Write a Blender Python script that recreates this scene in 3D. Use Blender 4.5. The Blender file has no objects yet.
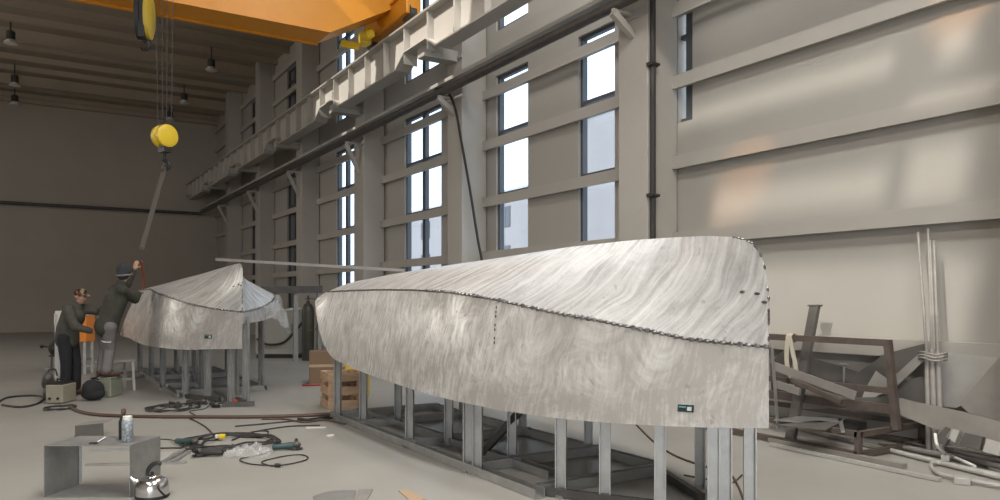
import bpy, bmesh, math, random
from mathutils import Vector, Matrix, noise

random.seed(7)
C = bpy.context.scene.collection
scn = bpy.context.scene

# ------------------------------------------------------------------ camera
YAW = math.radians(32.0)
CO, SI = math.cos(YAW), math.sin(YAW)
EYE = 1.55          # height of the lens above the floor
FOC, HOR = 750.0, 298.0
cam = bpy.data.cameras.new('camera')
cam.lens = 27.0
cam.sensor_width = 36.0
cam.shift_y = 0.048
cam.clip_start = 0.05
camo = bpy.data.objects.new('camera', cam)
camo.location = (0, 0, EYE)
camo.rotation_euler = (math.radians(90), 0, -YAW)
C.objects.link(camo)
scn.camera = camo

# ------------------------------------------------------------------ colour management
scn.view_settings.view_transform = 'Standard'
scn.view_settings.look = 'None'
scn.view_settings.gamma = 1.0
scn.view_settings.use_curve_mapping = False
scn.view_settings.exposure = 0.0
scn.cycles.use_denoising = True
scn.cycles.max_bounces = 8
scn.cycles.sample_clamp_indirect = 6.0
scn.cycles.caustics_reflective = False
scn.cycles.caustics_refractive = False

# ------------------------------------------------------------------ world, sun, lamps
w = bpy.data.worlds.new('world')
scn.world = w
w.use_nodes = True
bg = w.node_tree.nodes['Background']
bg.inputs[0].default_value = (0.80, 0.90, 1.0, 1)
bg.inputs[1].default_value = 2.6

SUN = Vector((0.70, 0.12, -0.62)).normalized()
sl = bpy.data.lights.new('sun', 'SUN')
sl.energy = 6.0
sl.angle = math.radians(1.2)
sl.color = (1.0, 0.95, 0.87)
so = bpy.data.objects.new('sun', sl)
so.rotation_euler = SUN.to_track_quat('-Z', 'Y').to_euler()
C.objects.link(so)

def area(name, loc, size, energy, color=(1, 1, 1), rot=(0, 0, 0)):
    l = bpy.data.lights.new(name, 'AREA')
    l.shape = 'RECTANGLE'
    l.size, l.size_y = size
    l.energy = energy
    l.color = color
    o = bpy.data.objects.new(name, l)
    o.location = loc
    o.rotation_euler = rot
    C.objects.link(o)
    return o

# the lit half of the hall: strip lamps under the roof and the open loading door behind the camera
area('strip_lamp', (-4.0, -0.5, 10.3), (1.2, 10.0), 1000, (1.0, 0.965, 0.915))
area('strip_lamp', (2.6, 0.5, 10.3), (1.2, 10.0), 900, (1.0, 0.965, 0.915))
# unseen fill lamp added to lift the dark far end; that wall has no opening
area('far_end_fill', (-13.7, 24.0, 4.2), (14.0, 5.0), 1250, (1.0, 0.93, 0.84), (0, math.radians(-48), 0))
area('bow_highlight_lamp', (5.3, 8.4, 10.3), (1.2, 5.0), 340, (1.0, 0.98, 0.95))  # unseen lamp added for a highlight on the large hull's bow
area('door_daylight', (-6.0, -8.8, 2.8), (8.0, 5.0), 500, (0.98, 0.98, 1.0), (math.radians(90), 0, 0))

# two unseen warm spots added to make the orange glints on the wall panels
for sp, tgt, e_, an in (((1.5, 1.0, 9.8), (7.98, 6.75, 3.05), 2600, 5.5), ((2.0, 0.2, 9.9), (7.98, 3.95, 4.60), 2600, 5.0)):
    l_ = bpy.data.lights.new('warm_spot', 'SPOT')
    l_.energy, l_.color, l_.spot_size, l_.spot_blend, l_.shadow_soft_size = e_, (1.0, 0.52, 0.20), math.radians(an), 1.0, 0.05
    o_ = bpy.data.objects.new('warm_spot', l_)
    o_.location = sp
    o_.rotation_euler = (Vector(tgt) - Vector(sp)).to_track_quat('-Z', 'Y').to_euler()
    C.objects.link(o_)

# ------------------------------------------------------------------ picture to place helpers
def at(x, y, h=0.0):
    """the point at height h that the photograph shows at x, y"""
    z = FOC * (EYE - h) / (y - HOR)
    xc = (x - 500.0) / FOC * z
    return Vector((CO * xc + SI * z, -SI * xc + CO * z, h))

def ray(x, y):
    r, u = (x - 500.0) / FOC, -(y - HOR) / FOC
    return Vector((CO * r + SI, -SI * r + CO, u))

def on_plane(x, y, p, n):
    d, n = ray(x, y), Vector(n)
    e = Vector((0, 0, EYE))
    return e + d * ((Vector(p) - e).dot(n) / d.dot(n))

def on_x(x, y, X):
    return on_plane(x, y, (X, 0, 0), (1, 0, 0))

def on_y(x, y, Y):
    return on_plane(x, y, (0, Y, 0), (0, 1, 0))

def at_depth(x, y, z):
    return Vector((0, 0, EYE)) + ray(x, y) * z

# ------------------------------------------------------------------ materials
MATS = {}
def mat(name, col, rough=0.6, metal=0.0, var=0.0, vscale=3.0, bump=0.0, bscale=40.0, spec=0.5, stretch=(1, 1, 1)):
    if name in MATS:
        return MATS[name]
    m = bpy.data.materials.new(name)
    m.use_nodes = True
    nt = m.node_tree
    b = nt.nodes['Principled BSDF']
    b.inputs['Base Color'].default_value = (*col, 1)
    b.inputs['Roughness'].default_value = rough
    b.inputs['Metallic'].default_value = metal
    b.inputs['Specular IOR Level'].default_value = spec
    tc = nt.nodes.new('ShaderNodeTexCoord')
    mp = nt.nodes.new('ShaderNodeMapping')
    mp.inputs['Scale'].default_value = stretch
    nt.links.new(tc.outputs['Object'], mp.inputs['Vector'])
    if var > 0:
        n = nt.nodes.new('ShaderNodeTexNoise')
        n.inputs['Scale'].default_value = vscale
        n.inputs['Detail'].default_value = 6
        n.inputs['Roughness'].default_value = 0.62
        nt.links.new(mp.outputs[0], n.inputs['Vector'])
        r = nt.nodes.new('ShaderNodeValToRGB')
        r.color_ramp.elements[0].position = 0.3
        r.color_ramp.elements[1].position = 0.7
        r.color_ramp.elements[0].color = (*[c * (1 - var) for c in col], 1)
        r.color_ramp.elements[1].color = (*[min(1, c * (1 + var)) for c in col], 1)
        nt.links.new(n.outputs[0], r.inputs[0])
        nt.links.new(r.outputs[0], b.inputs['Base Color'])
    if bump > 0:
        n2 = nt.nodes.new('ShaderNodeTexNoise')
        n2.inputs['Scale'].default_value = bscale
        n2.inputs['Detail'].default_value = 3
        nt.links.new(mp.outputs[0], n2.inputs['Vector'])
        bp = nt.nodes.new('ShaderNodeBump')
        bp.inputs['Strength'].default_value = bump
        bp.inputs['Distance'].default_value = 0.02
        nt.links.new(n2.outputs[0], bp.inputs['Height'])
        nt.links.new(bp.outputs[0], b.inputs['Normal'])
    MATS[name] = m
    return m

def glass_mat(name, tint=(0.9, 0.95, 1.0), gloss=0.08):
    m = bpy.data.materials.new(name)
    m.use_nodes = True
    nt = m.node_tree
    nt.nodes.clear()
    out = nt.nodes.new('ShaderNodeOutputMaterial')
    mx = nt.nodes.new('ShaderNodeMixShader')
    t = nt.nodes.new('ShaderNodeBsdfTransparent')
    g = nt.nodes.new('ShaderNodeBsdfGlossy')
    t.inputs[0].default_value = (*tint, 1)
    g.inputs['Roughness'].default_value = 0.05
    mx.inputs[0].default_value = gloss
    nt.links.new(t.outputs[0], mx.inputs[1])
    nt.links.new(g.outputs[0], mx.inputs[2])
    nt.links.new(mx.outputs[0], out.inputs[0])
    return m

def brushed(name, c0, c1, straight, arcs, r0, r1, rot=0.0, metal=0.8, bump=0.2, curve=0.3, swirl_near=0.75, swirl_from=1.6, swirl_to=3.6, swirl_far=0.25, shear=(0, 0), lo=0.58, hi=0.90):
    """sanded aluminium on the sheet's own UV in metres (u from the bow, v up the sheet): long straight grinder
    strokes, and overlapping patches of curved ones that grow sparser away from the bow"""
    m = bpy.data.materials.new(name)
    m.use_nodes = True
    nt = m.node_tree
    L = nt.links.new
    N = nt.nodes.new
    b = nt.nodes['Principled BSDF']
    def vm(op, a, c=None, sc=None):
        n = N('ShaderNodeVectorMath'); n.operation = op
        L(a, n.inputs[0])
        if c is not None:
            if hasattr(c, 'default_value'): L(c, n.inputs[1])
            else: n.inputs[1].default_value = c
        if sc is not None: n.inputs['Scale'].default_value = sc
        return n
    def mt(op, a, c, d=None):
        n = N('ShaderNodeMath'); n.operation = op
        for i, x in enumerate((a, c, d)):
            if x is None: continue
            if hasattr(x, 'default_value'): L(x, n.inputs[i])
            else: n.inputs[i].default_value = x
        return n.outputs[0]
    def noise_(vec, scale, detail=3, rough=0.55):
        n = N('ShaderNodeTexNoise')
        n.inputs['Scale'].default_value = scale
        n.inputs['Detail'].default_value = detail
        n.inputs['Roughness'].default_value = rough
        L(vec, n.inputs['Vector'])
        return n
    uv = N('ShaderNodeUVMap'); uv.uv_map = 'UVMap'
    U = uv.outputs[0]
    low = noise_(U, 1.3, 2)
    wob = vm('SCALE', vm('SUBTRACT', low.outputs['Color'], (0.5, 0.5, 0.5)).outputs[0], sc=curve)
    W = vm('ADD', U, wob.outputs[0]).outputs[0]
    # straight strokes
    s0 = N('ShaderNodeSeparateXYZ'); L(W, s0.inputs[0])
    v_ = s0.outputs[1]
    uu = mt('ADD', s0.outputs[0], mt('ADD', mt('MULTIPLY', v_, shear[0]), mt('MULTIPLY', mt('MULTIPLY', v_, v_), shear[1])))
    cw = N('ShaderNodeCombineXYZ'); L(uu, cw.inputs[0]); L(v_, cw.inputs[1])
    mp = N('ShaderNodeMapping'); mp.inputs['Rotation'].default_value = (0, 0, rot)
    L(cw.outputs[0], mp.inputs['Vector'])
    mp2 = N('ShaderNodeMapping'); mp2.inputs['Scale'].default_value = (straight[0], straight[1], 1)
    L(mp.outputs[0], mp2.inputs['Vector'])
    s_straight = noise_(mp2.outputs[0], 1.0, 4, 0.6).outputs[0]
    # curved strokes in patches
    def arc_layer(scale, R, freq):
        vo = N('ShaderNodeTexVoronoi'); vo.inputs['Scale'].default_value = scale
        L(W, vo.inputs['Vector'])
        loc = vm('SUBTRACT', W, vo.outputs['Position']).outputs[0]
        sp = N('ShaderNodeSeparateColor'); L(vo.outputs['Color'], sp.inputs[0])
        rt = N('ShaderNodeVectorRotate'); rt.rotation_type = 'Z_AXIS'
        L(loc, rt.inputs['Vector'])
        L(mt('MULTIPLY', mt('SUBTRACT', sp.outputs[0], 0.5), 2.6), rt.inputs['Angle'])
        ln = vm('LENGTH', vm('ADD', rt.outputs[0], (R, 0, 0)).outputs[0]).outputs['Value']
        cb = N('ShaderNodeCombineXYZ')
        L(mt('MULTIPLY', ln, freq), cb.inputs[0]); L(mt('MULTIPLY', sp.outputs[1], 40), cb.inputs[1])
        sx = N('ShaderNodeSeparateXYZ'); L(rt.outputs[0], sx.inputs[0])
        L(mt('MULTIPLY', sx.outputs[1], 5.0), cb.inputs[2])
        nz = noise_(cb.outputs[0], 1.0, 3, 0.6).outputs[0]
        edge = mt('SUBTRACT', 1.0, mt('MULTIPLY', vo.outputs['Distance'], 1.1))
        return mt('MULTIPLY', nz, mt('MAXIMUM', edge, 0.35))
    A = mt('MAXIMUM', arc_layer(arcs[0], 0.22, arcs[2]), arc_layer(arcs[1], 0.15, arcs[2] * 1.3))
    A = mt('MULTIPLY', A, 1.12)
    sx = N('ShaderNodeSeparateXYZ'); L(U, sx.inputs[0])
    mr = N('ShaderNodeMapRange'); mr.inputs['From Min'].default_value = swirl_from; mr.inputs['From Max'].default_value = swirl_to
    mr.inputs['To Min'].default_value = swirl_near; mr.inputs['To Max'].default_value = swirl_far
    L(sx.outputs[0], mr.inputs['Value'])
    mx = N('ShaderNodeMix'); mx.data_type = 'FLOAT'
    L(mr.outputs[0], mx.inputs['Factor']); L(s_straight, mx.inputs[2]); L(A, mx.inputs[3])
    stroke = mx.outputs[0]
    blot = noise_(U, 3.0, 6, 0.65).outputs[0]
    fine = noise_(U, 60.0, 2).outputs[0]
    f = mt('ADD', mt('MULTIPLY', blot, 0.45), stroke)
    f = mt('ADD', f, mt('MULTIPLY', fine, 0.08))
    r = N('ShaderNodeValToRGB')
    r.color_ramp.elements[0].position = lo; r.color_ramp.elements[1].position = hi
    r.color_ramp.elements[0].color = (*c0, 1); r.color_ramp.elements[1].color = (*c1, 1)
    L(f, r.inputs[0])
    fl = noise_(vm('MULTIPLY', W, (1.0, 0.6, 1)).outputs[0], 17.0, 3, 0.5).outputs[0]
    fr = N('ShaderNodeMapRange'); fr.inputs['From Min'].default_value = 0.66; fr.inputs['From Max'].default_value = 0.74
    fr.inputs['To Min'].default_value = 0.0; fr.inputs['To Max'].default_value = 0.45
    L(fl, fr.inputs['Value'])
    mc = N('ShaderNodeMix'); mc.data_type = 'RGBA'
    L(fr.outputs[0], mc.inputs[0]); L(r.outputs[0], mc.inputs[6]); mc.inputs[7].default_value = (0.22, 0.20, 0.18, 1)
    L(mc.outputs[2], b.inputs['Base Color'])
    rr = N('ShaderNodeMapRange')
    rr.inputs['From Min'].default_value = 0.58; rr.inputs['From Max'].default_value = 0.95
    rr.inputs['To Min'].default_value = r0; rr.inputs['To Max'].default_value = r1
    L(f, rr.inputs['Value']); L(rr.outputs[0], b.inputs['Roughness'])
    b.inputs['Metallic'].default_value = metal
    bp = N('ShaderNodeBump'); bp.inputs['Strength'].default_value = bump; bp.inputs['Distance'].default_value = 0.01
    L(stroke, bp.inputs['Height']); L(bp.outputs[0], b.inputs['Normal'])
    return m

M_floor = mat('painted_concrete', (0.345, 0.332, 0.302), 0.42, 0, 0.10, 0.55, 0.04, 30)
M_wall = mat('cream_wall_panel', (0.385, 0.365, 0.332), 0.6, 0, 0.03, 1.2)
M_backwall = mat('back_wall_panel', (0.40, 0.36, 0.31), 0.7, 0, 0.04, 0.7)
M_roof = mat('roof_sheet', (0.33, 0.275, 0.215), 0.7, 0, 0.05, 1.0)
M_purlin = mat('purlin_paint', (0.38, 0.315, 0.245), 0.6)
M_steelpaint = mat('cream_painted_steel', (0.415, 0.39, 0.352), 0.55, 0, 0.04, 2)
M_frame = mat('window_frame_dark', (0.07, 0.075, 0.085), 0.5)
M_orange = mat('crane_orange', (0.72, 0.29, 0.02), 0.42, 0, 0.05, 2)
M_yellow = mat('safety_yellow', (0.80, 0.56, 0.03), 0.4)
M_black = mat('black_plastic', (0.018, 0.018, 0.018), 0.5)
M_rubber = mat('dark_rubber', (0.035, 0.032, 0.03), 0.65)
M_darksteel = mat('dark_steel', (0.10, 0.095, 0.09), 0.5, 0.5, 0.2, 6)
M_galv = mat('galvanised_steel', (0.42, 0.42, 0.41), 0.42, 0.7, 0.12, 9)
M_rust = mat('rust_brown_steel', (0.115, 0.09, 0.077), 0.65, 0.15, 0.25, 8)
M_plate = mat('grey_mill_plate', (0.28, 0.262, 0.238), 0.5, 0.1, 0.15, 3)
M_platedark = mat('dark_mill_plate', (0.11, 0.102, 0.093), 0.5, 0.1, 0.2, 3)
M_platelight = mat('pale_sheet_metal', (0.45, 0.435, 0.405), 0.45, 0.1, 0.1, 3)
M_alu = mat('bare_aluminium', (0.66, 0.66, 0.65), 0.32, 0.85, 0.08, 8)
M_shiny = mat('polished_steel', (0.62, 0.62, 0.62), 0.2, 1.0)
M_wood = mat('pine_crate', (0.50, 0.335, 0.21), 0.7, 0, 0.22, 5, 0.1, 60, stretch=(1, 1, 5))
M_white = mat('white_plastic', (0.75, 0.74, 0.71), 0.5)
M_cream = mat('cream_machine_paint', (0.30, 0.28, 0.215), 0.5, 0, 0.06, 8)
M_green = mat('pale_green_box', (0.25, 0.265, 0.205), 0.5, 0, 0.07, 8)
M_orangebox = mat('orange_machine', (0.85, 0.27, 0.04), 0.5)
M_teal = mat('teal_tool', (0.035, 0.075, 0.075), 0.45)
M_skin = mat('skin', (0.42, 0.24, 0.16), 0.55)
M_jacket = mat('dark_olive_jacket', (0.045, 0.044, 0.033), 0.85, 0, 0.2, 14, 0.25, 30)
M_jacket2 = mat('grey_green_jacket', (0.066, 0.064, 0.052), 0.85, 0, 0.2, 14, 0.25, 30)
M_trousers = mat('grey_trousers', (0.16, 0.145, 0.145), 0.85, 0, 0.15, 14, 0.2, 30)
M_black_cloth = mat('black_cloth', (0.02, 0.02, 0.022), 0.9, 0, 0.2, 10, 0.3, 25)
M_shoe = mat('brown_shoe', (0.10, 0.05, 0.035), 0.6)
M_knit = mat('dark_knit', (0.045, 0.045, 0.05), 0.95, 0, 0.25, 60, 0.5, 160)
M_orange_strap = mat('orange_strap', (0.38, 0.12, 0.06), 0.7)
M_webbing = mat('grey_webbing', (0.10, 0.09, 0.075), 0.8)
M_weld = mat('weld_bead', (0.24, 0.235, 0.23), 0.3, 0.8, 0.8, 25)
M_scorch = mat('scorched_metal', (0.055, 0.05, 0.045), 0.6, 0.2)
M_hose = mat('black_hose', (0.03, 0.027, 0.025), 0.55)
M_cablebrown = mat('brown_cable', (0.10, 0.06, 0.045), 0.55)
M_rag = mat('cream_strap', (0.55, 0.50, 0.40), 0.85)
M_cyl = mat('dark_cylinder_paint', (0.05, 0.048, 0.036), 0.45, 0, 0.2, 5)
M_greycab = mat('grey_cabinet', (0.36, 0.35, 0.32), 0.5, 0, 0.05, 4)
M_card = mat('cardboard', (0.42, 0.31, 0.20), 0.8)
M_shade = mat('lamp_housing', (0.05, 0.045, 0.04), 0.5)
M_lens = mat('lamp_lens', (0.75, 0.73, 0.70), 0.3)
M_side = brushed('sanded_side_sheet', (0.50, 0.48, 0.455), (1.0, 0.995, 0.98), (34, 4.2), (1.5, 2.3, 16), 0.55, 0.32, rot=-0.10, metal=0.65, curve=0.34, swirl_near=0.6, swirl_from=1.8, swirl_to=4.6, swirl_far=0.25, lo=0.57, hi=0.88)
M_bottom = brushed('sanded_bottom_sheet', (0.47, 0.465, 0.455), (1.0, 1.0, 0.99), (17, 1.5), (1.2, 1.6, 14), 0.52, 0.27, rot=0.0, metal=0.62, curve=0.38, swirl_near=0.30, swirl_from=0.3, swirl_to=4.5, swirl_far=0.12, shear=(0.90, -0.72), lo=0.57, hi=0.84, bump=0.6)


M_film = bpy.data.materials.new('clear_film')
M_film.use_nodes = True
_b = M_film.node_tree.nodes['Principled BSDF']
_b.inputs['Base Color'].default_value = (0.62, 0.62, 0.61, 1)
_b.inputs['Roughness'].default_value = 0.18
_b.inputs['Alpha'].default_value = 0.34
M_glass = glass_mat('window_glass')
M_sun_dimmer = glass_mat('sun_dimming_pane', (0.62, 0.62, 0.61), 0.05)  # grey tint that weakens the sun through the roof slots

# ------------------------------------------------------------------ mesh building
class MB:
    def __init__(s):
        s.v, s.f, s.uv = [], [], {}
    def add(s, vs, fs):
        o = len(s.v)
        s.v += [Vector(p) for p in vs]
        s.f += [tuple(i + o for i in f) for f in fs]
        return s
    def box(s, c, size, rz=0.0, m=None, bevel=0.0):
        x, y, z = [k / 2 for k in size]
        bv = [(-x, -y, -z), (x, -y, -z), (x, y, -z), (-x, y, -z), (-x, -y, z), (x, -y, z), (x, y, z), (-x, y, z)]
        R = Matrix.Rotation(rz, 4, 'Z')
        if m is not None:
            R = m
        vs = [R @ Vector(p) + Vector(c) for p in bv]
        fs = [(0, 3, 2, 1), (4, 5, 6, 7), (0, 1, 5, 4), (1, 2, 6, 5), (2, 3, 7, 6), (3, 0, 4, 7)]
        if bevel > 0:
            bm = bmesh.new()
            bvs = [bm.verts.new(p) for p in vs]
            for f in fs:
                bm.faces.new([bvs[i] for i in f])
            bmesh.ops.bevel(bm, geom=bm.edges[:], offset=bevel, segments=2, affect='EDGES', profile=0.5)
            bm.verts.index_update()
            s.add([v.co.copy() for v in bm.verts], [[v.index for v in f.verts] for f in bm.faces])
            bm.free()
            return s
        return s.add(vs, fs)
    def bar(s, p0, p1, wd, ht, up=(0, 0, 1)):
        """rectangular bar from p0 to p1, wd across, ht along up"""
        p0, p1, up = Vector(p0), Vector(p1), Vector(up)
        d = (p1 - p0).normalized()
        if abs(d.dot(up)) > 0.99:
            up = Vector((0, 1, 0))
        sd = d.cross(up).normalized()
        u = sd.cross(d).normalized()
        vs = []
        for p in (p0, p1):
            for a, b in ((-1, -1), (1, -1), (1, 1), (-1, 1)):
                vs.append(p + sd * (a * wd / 2) + u * (b * ht / 2))
        return s.add(vs, [(0, 1, 2, 3), (7, 6, 5, 4), (0, 4, 5, 1), (1, 5, 6, 2), (2, 6, 7, 3), (3, 7, 4, 0)])
    def channel(s, p0, p1, wd, ht, t, up=(0, 0, 1)):
        """U channel: a web and two flanges"""
        p0, p1, up = Vector(p0), Vector(p1), Vector(up)
        d = (p1 - p0).normalized()
        if abs(d.dot(up)) > 0.99:
            up = Vector((0, 1, 0))
        sd = d.cross(up).normalized()
        u = sd.cross(d).normalized()
        pr = [(-wd/2, -ht/2), (wd/2, -ht/2), (wd/2, ht/2), (wd/2 - t, ht/2), (wd/2 - t, -ht/2 + t), (-wd/2 + t, -ht/2 + t), (-wd/2 + t, ht/2), (-wd/2, ht/2)]
        vs = [p + sd * a + u * b for p in (p0, p1) for a, b in pr]
        n = len(pr)
        fs = [(i, (i + 1) % n, n + (i + 1) % n, n + i) for i in range(n)]
        for o, fl in ((0, 1), (n, 0)):
            for q in ((0, 1, 4, 5), (1, 2, 3, 4), (0, 5, 6, 7)):
                q = [o + k for k in q]
                fs.append(tuple(q[::-1] if fl else q))
        return s.add(vs, fs)
    def tube(s, pts, r, n=8, caps=True):
        pts = [Vector(p) for p in pts]
        rs = r if isinstance(r, (list, tuple)) else [r] * len(pts)
        up = None
        vs = []
        for i, p in enumerate(pts):
            d = (pts[min(i + 1, len(pts) - 1)] - pts[max(i - 1, 0)])
            d = d.normalized() if d.length > 1e-9 else Vector((0, 0, 1))
            if up is None:
                up = Vector((0, 0, 1)) if abs(d.z) < 0.9 else Vector((1, 0, 0))
            sd = d.cross(up)
            if sd.length < 1e-6:
                sd = d.orthogonal()
            sd.normalize()
            up = sd.cross(d).normalized()
            for k in range(n):
                a = 2 * math.pi * k / n
                vs.append(p + (sd * math.cos(a) + up * math.sin(a)) * rs[i])
        fs = []
        for i in range(len(pts) - 1):
            for k in range(n):
                a, b = i * n + k, i * n + (k + 1) % n
                fs.append((a, b, b + n, a + n))
        if caps:
            fs.append(tuple(range(n - 1, -1, -1)))
            fs.append(tuple(range((len(pts) - 1) * n, len(pts) * n)))
        return s.add(vs, fs)
    def lathe(s, prof, c=(0, 0, 0), n=24, m=None):
        """prof: (radius, height) pairs turned about z"""
        c = Vector(c)
        m = m or Matrix.Identity(3)
        vs = []
        for r, z in prof:
            for k in range(n):
                a = 2 * math.pi * k / n
                vs.append(c + m @ Vector((max(r, 1e-4) * math.cos(a), max(r, 1e-4) * math.sin(a), z)))
        fs = []
        for i in range(len(prof) - 1):
            for k in range(n):
                a, b = i * n + k, i * n + (k + 1) % n
                fs.append((a, b, b + n, a + n))
        fs.append(tuple(range(n - 1, -1, -1)))
        fs.append(tuple(range((len(prof) - 1) * n, len(prof) * n)))
        return s.add(vs, fs)
    def ball(s, c, r, n=12, m=None):
        r = r if isinstance(r, (list, tuple)) else (r, r, r)
        c = Vector(c)
        vs, fs = [], []
        h = max(4, n // 2)
        for i in range(1, h):
            t = math.pi * i / h
            for k in range(n):
                a = 2 * math.pi * k / n
                p = Vector((r[0] * math.sin(t) * math.cos(a), r[1] * math.sin(t) * math.sin(a), r[2] * math.cos(t)))
                vs.append(c + (m @ p if m else p))
        top, bot = Vector((0, 0, r[2])), Vector((0, 0, -r[2]))
        vs.append(c + (m @ top if m else top)); vs.append(c + (m @ bot if m else bot))
        ti, bi = len(vs) - 2, len(vs) - 1
        for i in range(h - 2):
            for k in range(n):
                a, b = i * n + k, i * n + (k + 1) % n
                fs.append((a, a + n, b + n, b))
        for k in range(n):
            fs.append((ti, k, (k + 1) % n))
            q = (h - 2) * n
            fs.append((bi, q + (k + 1) % n, q + k))
        return s.add(vs, fs)
    def slab(s, pts, t, nrm=None):
        """flat polygon pts given a thickness t along its normal"""
        pts = [Vector(p) for p in pts]
        if nrm is None:
            nrm = Vector((0, 0, 0))
            for i in range(len(pts)):
                a, b = pts[i], pts[(i + 1) % len(pts)]
                nrm += a.cross(b)
        nrm = Vector(nrm).normalized()
        n = len(pts)
        vs = [p - nrm * t / 2 for p in pts] + [p + nrm * t / 2 for p in pts]
        fs = [tuple(range(n - 1, -1, -1)), tuple(range(n, 2 * n))]
        fs += [(i, (i + 1) % n, n + (i + 1) % n, n + i) for i in range(n)]
        return s.add(vs, fs)
    def build(s, name, material, parent=None, smooth=False, origin=None):
        me = bpy.data.meshes.new(name)
        if parent is not None:
            inv = WORLD[parent.name].inverted()
            me.from_pydata([inv @ p for p in s.v], [], s.f)
        else:
            if origin is None:
                lo = [min(p[i] for p in s.v) for i in range(3)]
                hi = [max(p[i] for p in s.v) for i in range(3)]
                origin = Vector(((lo[0] + hi[0]) / 2, (lo[1] + hi[1]) / 2, lo[2]))
            origin = Vector(origin)
            me.from_pydata([p - origin for p in s.v], [], s.f)
        bm = bmesh.new(); bm.from_mesh(me)
        bmesh.ops.recalc_face_normals(bm, faces=bm.faces[:])
        bm.to_mesh(me); bm.free()
        me.materials.append(material)
        if smooth:
            me.polygons.foreach_set('use_smooth', [True] * len(me.polygons))
            try:
                me.set_sharp_from_angle(angle=math.radians(40))
            except Exception:
                pass
        o = bpy.data.objects.new(name, me)
        C.objects.link(o)
        if parent is not None:
            o.parent = parent
            WORLD[o.name] = WORLD[parent.name]
        else:
            o.location = origin
            WORLD[o.name] = Matrix.Translation(origin)
        return o

WORLD = {}
def tag(o, label=None, cat=None, group=None, kind=None):
    if label: o['label'] = label
    if cat: o['category'] = cat
    if group: o['group'] = group
    if kind: o['kind'] = kind
    return o

def thing(name, label, cat, loc, rz=0.0, group=None):
    o = bpy.data.objects.new(name, None)
    o.empty_display_size = 0.2
    o.location = loc
    o.rotation_euler = (0, 0, rz)
    C.objects.link(o)
    WORLD[o.name] = Matrix.Translation(Vector(loc)) @ Matrix.Rotation(rz, 4, 'Z')
    return tag(o, label, cat, group)

def struct(name, mb, material, parent=None):
    o = mb.build(name, material, parent)
    o['kind'] = 'structure'
    return o

def spline(pts, per=8):
    P = [Vector(p) for p in pts]
    P = [P[0] * 2 - P[1]] + P + [P[-1] * 2 - P[-2]]
    out = []
    for i in range(1, len(P) - 2):
        a, b, c, d = P[i - 1:i + 3]
        for k in range(per):
            t = k / per
            out.append(0.5 * ((2 * b) + (c - a) * t + (2 * a - 5 * b + 4 * c - d) * t * t + (3 * b - a - 3 * c + d) * t ** 3))
    out.append(P[-2])
    return out

def interp(tab, t):
    if t <= tab[0][0]: return tab[0][1]
    for (a, va), (b, vb) in zip(tab, tab[1:]):
        if t <= b:
            k = (t - a) / (b - a)
            return va + (vb - va) * k
    return tab[-1][1]
# ------------------------------------------------------------------ the hall
XW, XL, YB, YF, ZR = 8.0, -14.0, 40.0, -9.0, 10.7

def plate_with_holes(axis, const, thick, u0, u1, v0, v1, holes):
    """box plate in the plane axis=const, cut through by rectangles (u0,u1,v0,v1)"""
    us = sorted({u0, u1, *[h[0] for h in holes], *[h[1] for h in holes]})
    vs = sorted({v0, v1, *[h[2] for h in holes], *[h[3] for h in holes]})
    m = MB()
    for a, b in zip(us, us[1:]):
        run = None
        for c, d in zip(vs, vs[1:]):
            solid = not any(h[0] <= (a + b) / 2 <= h[1] and h[2] <= (c + d) / 2 <= h[3] for h in holes)
            if solid:
                run = (run[0], d) if run else (c, d)
            if run and (not solid or d == vs[-1]):
                cc, dd = run
                ctr, sz = ((a + b) / 2, (cc + dd) / 2), (b - a, dd - cc)
                if axis == 'x': m.box((const, ctr[0], ctr[1]), (thick, sz[0], sz[1]))
                elif axis == 'y': m.box((ctr[0], const, ctr[1]), (sz[0], thick, sz[1]))
                else: m.box((ctr[0], ctr[1], const), (sz[0], sz[1], thick))
                run = None
    return m

struct('floor', MB().box(((XW + XL) / 2, (YB + YF) / 2, -0.1), (XW - XL + 0.4, YB - YF + 0.4, 0.2)), M_floor)
struct('wall_back', MB().box(((XW + XL) / 2, YB + 0.1, ZR / 2), (XW - XL + 0.4, 0.2, ZR)), M_backwall)
DOOR = (-10.0, -2.0, 0.0, 5.4)
struct('wall_front', plate_with_holes('y', YF - 0.1, 0.2, XL - 0.2, XW + 0.2, 0, ZR, [DOOR]), M_wall)
struct('wall_left', MB().box((XL - 0.1, (YB + YF) / 2, ZR / 2), (0.2, YB - YF, ZR)), M_wall)

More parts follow.
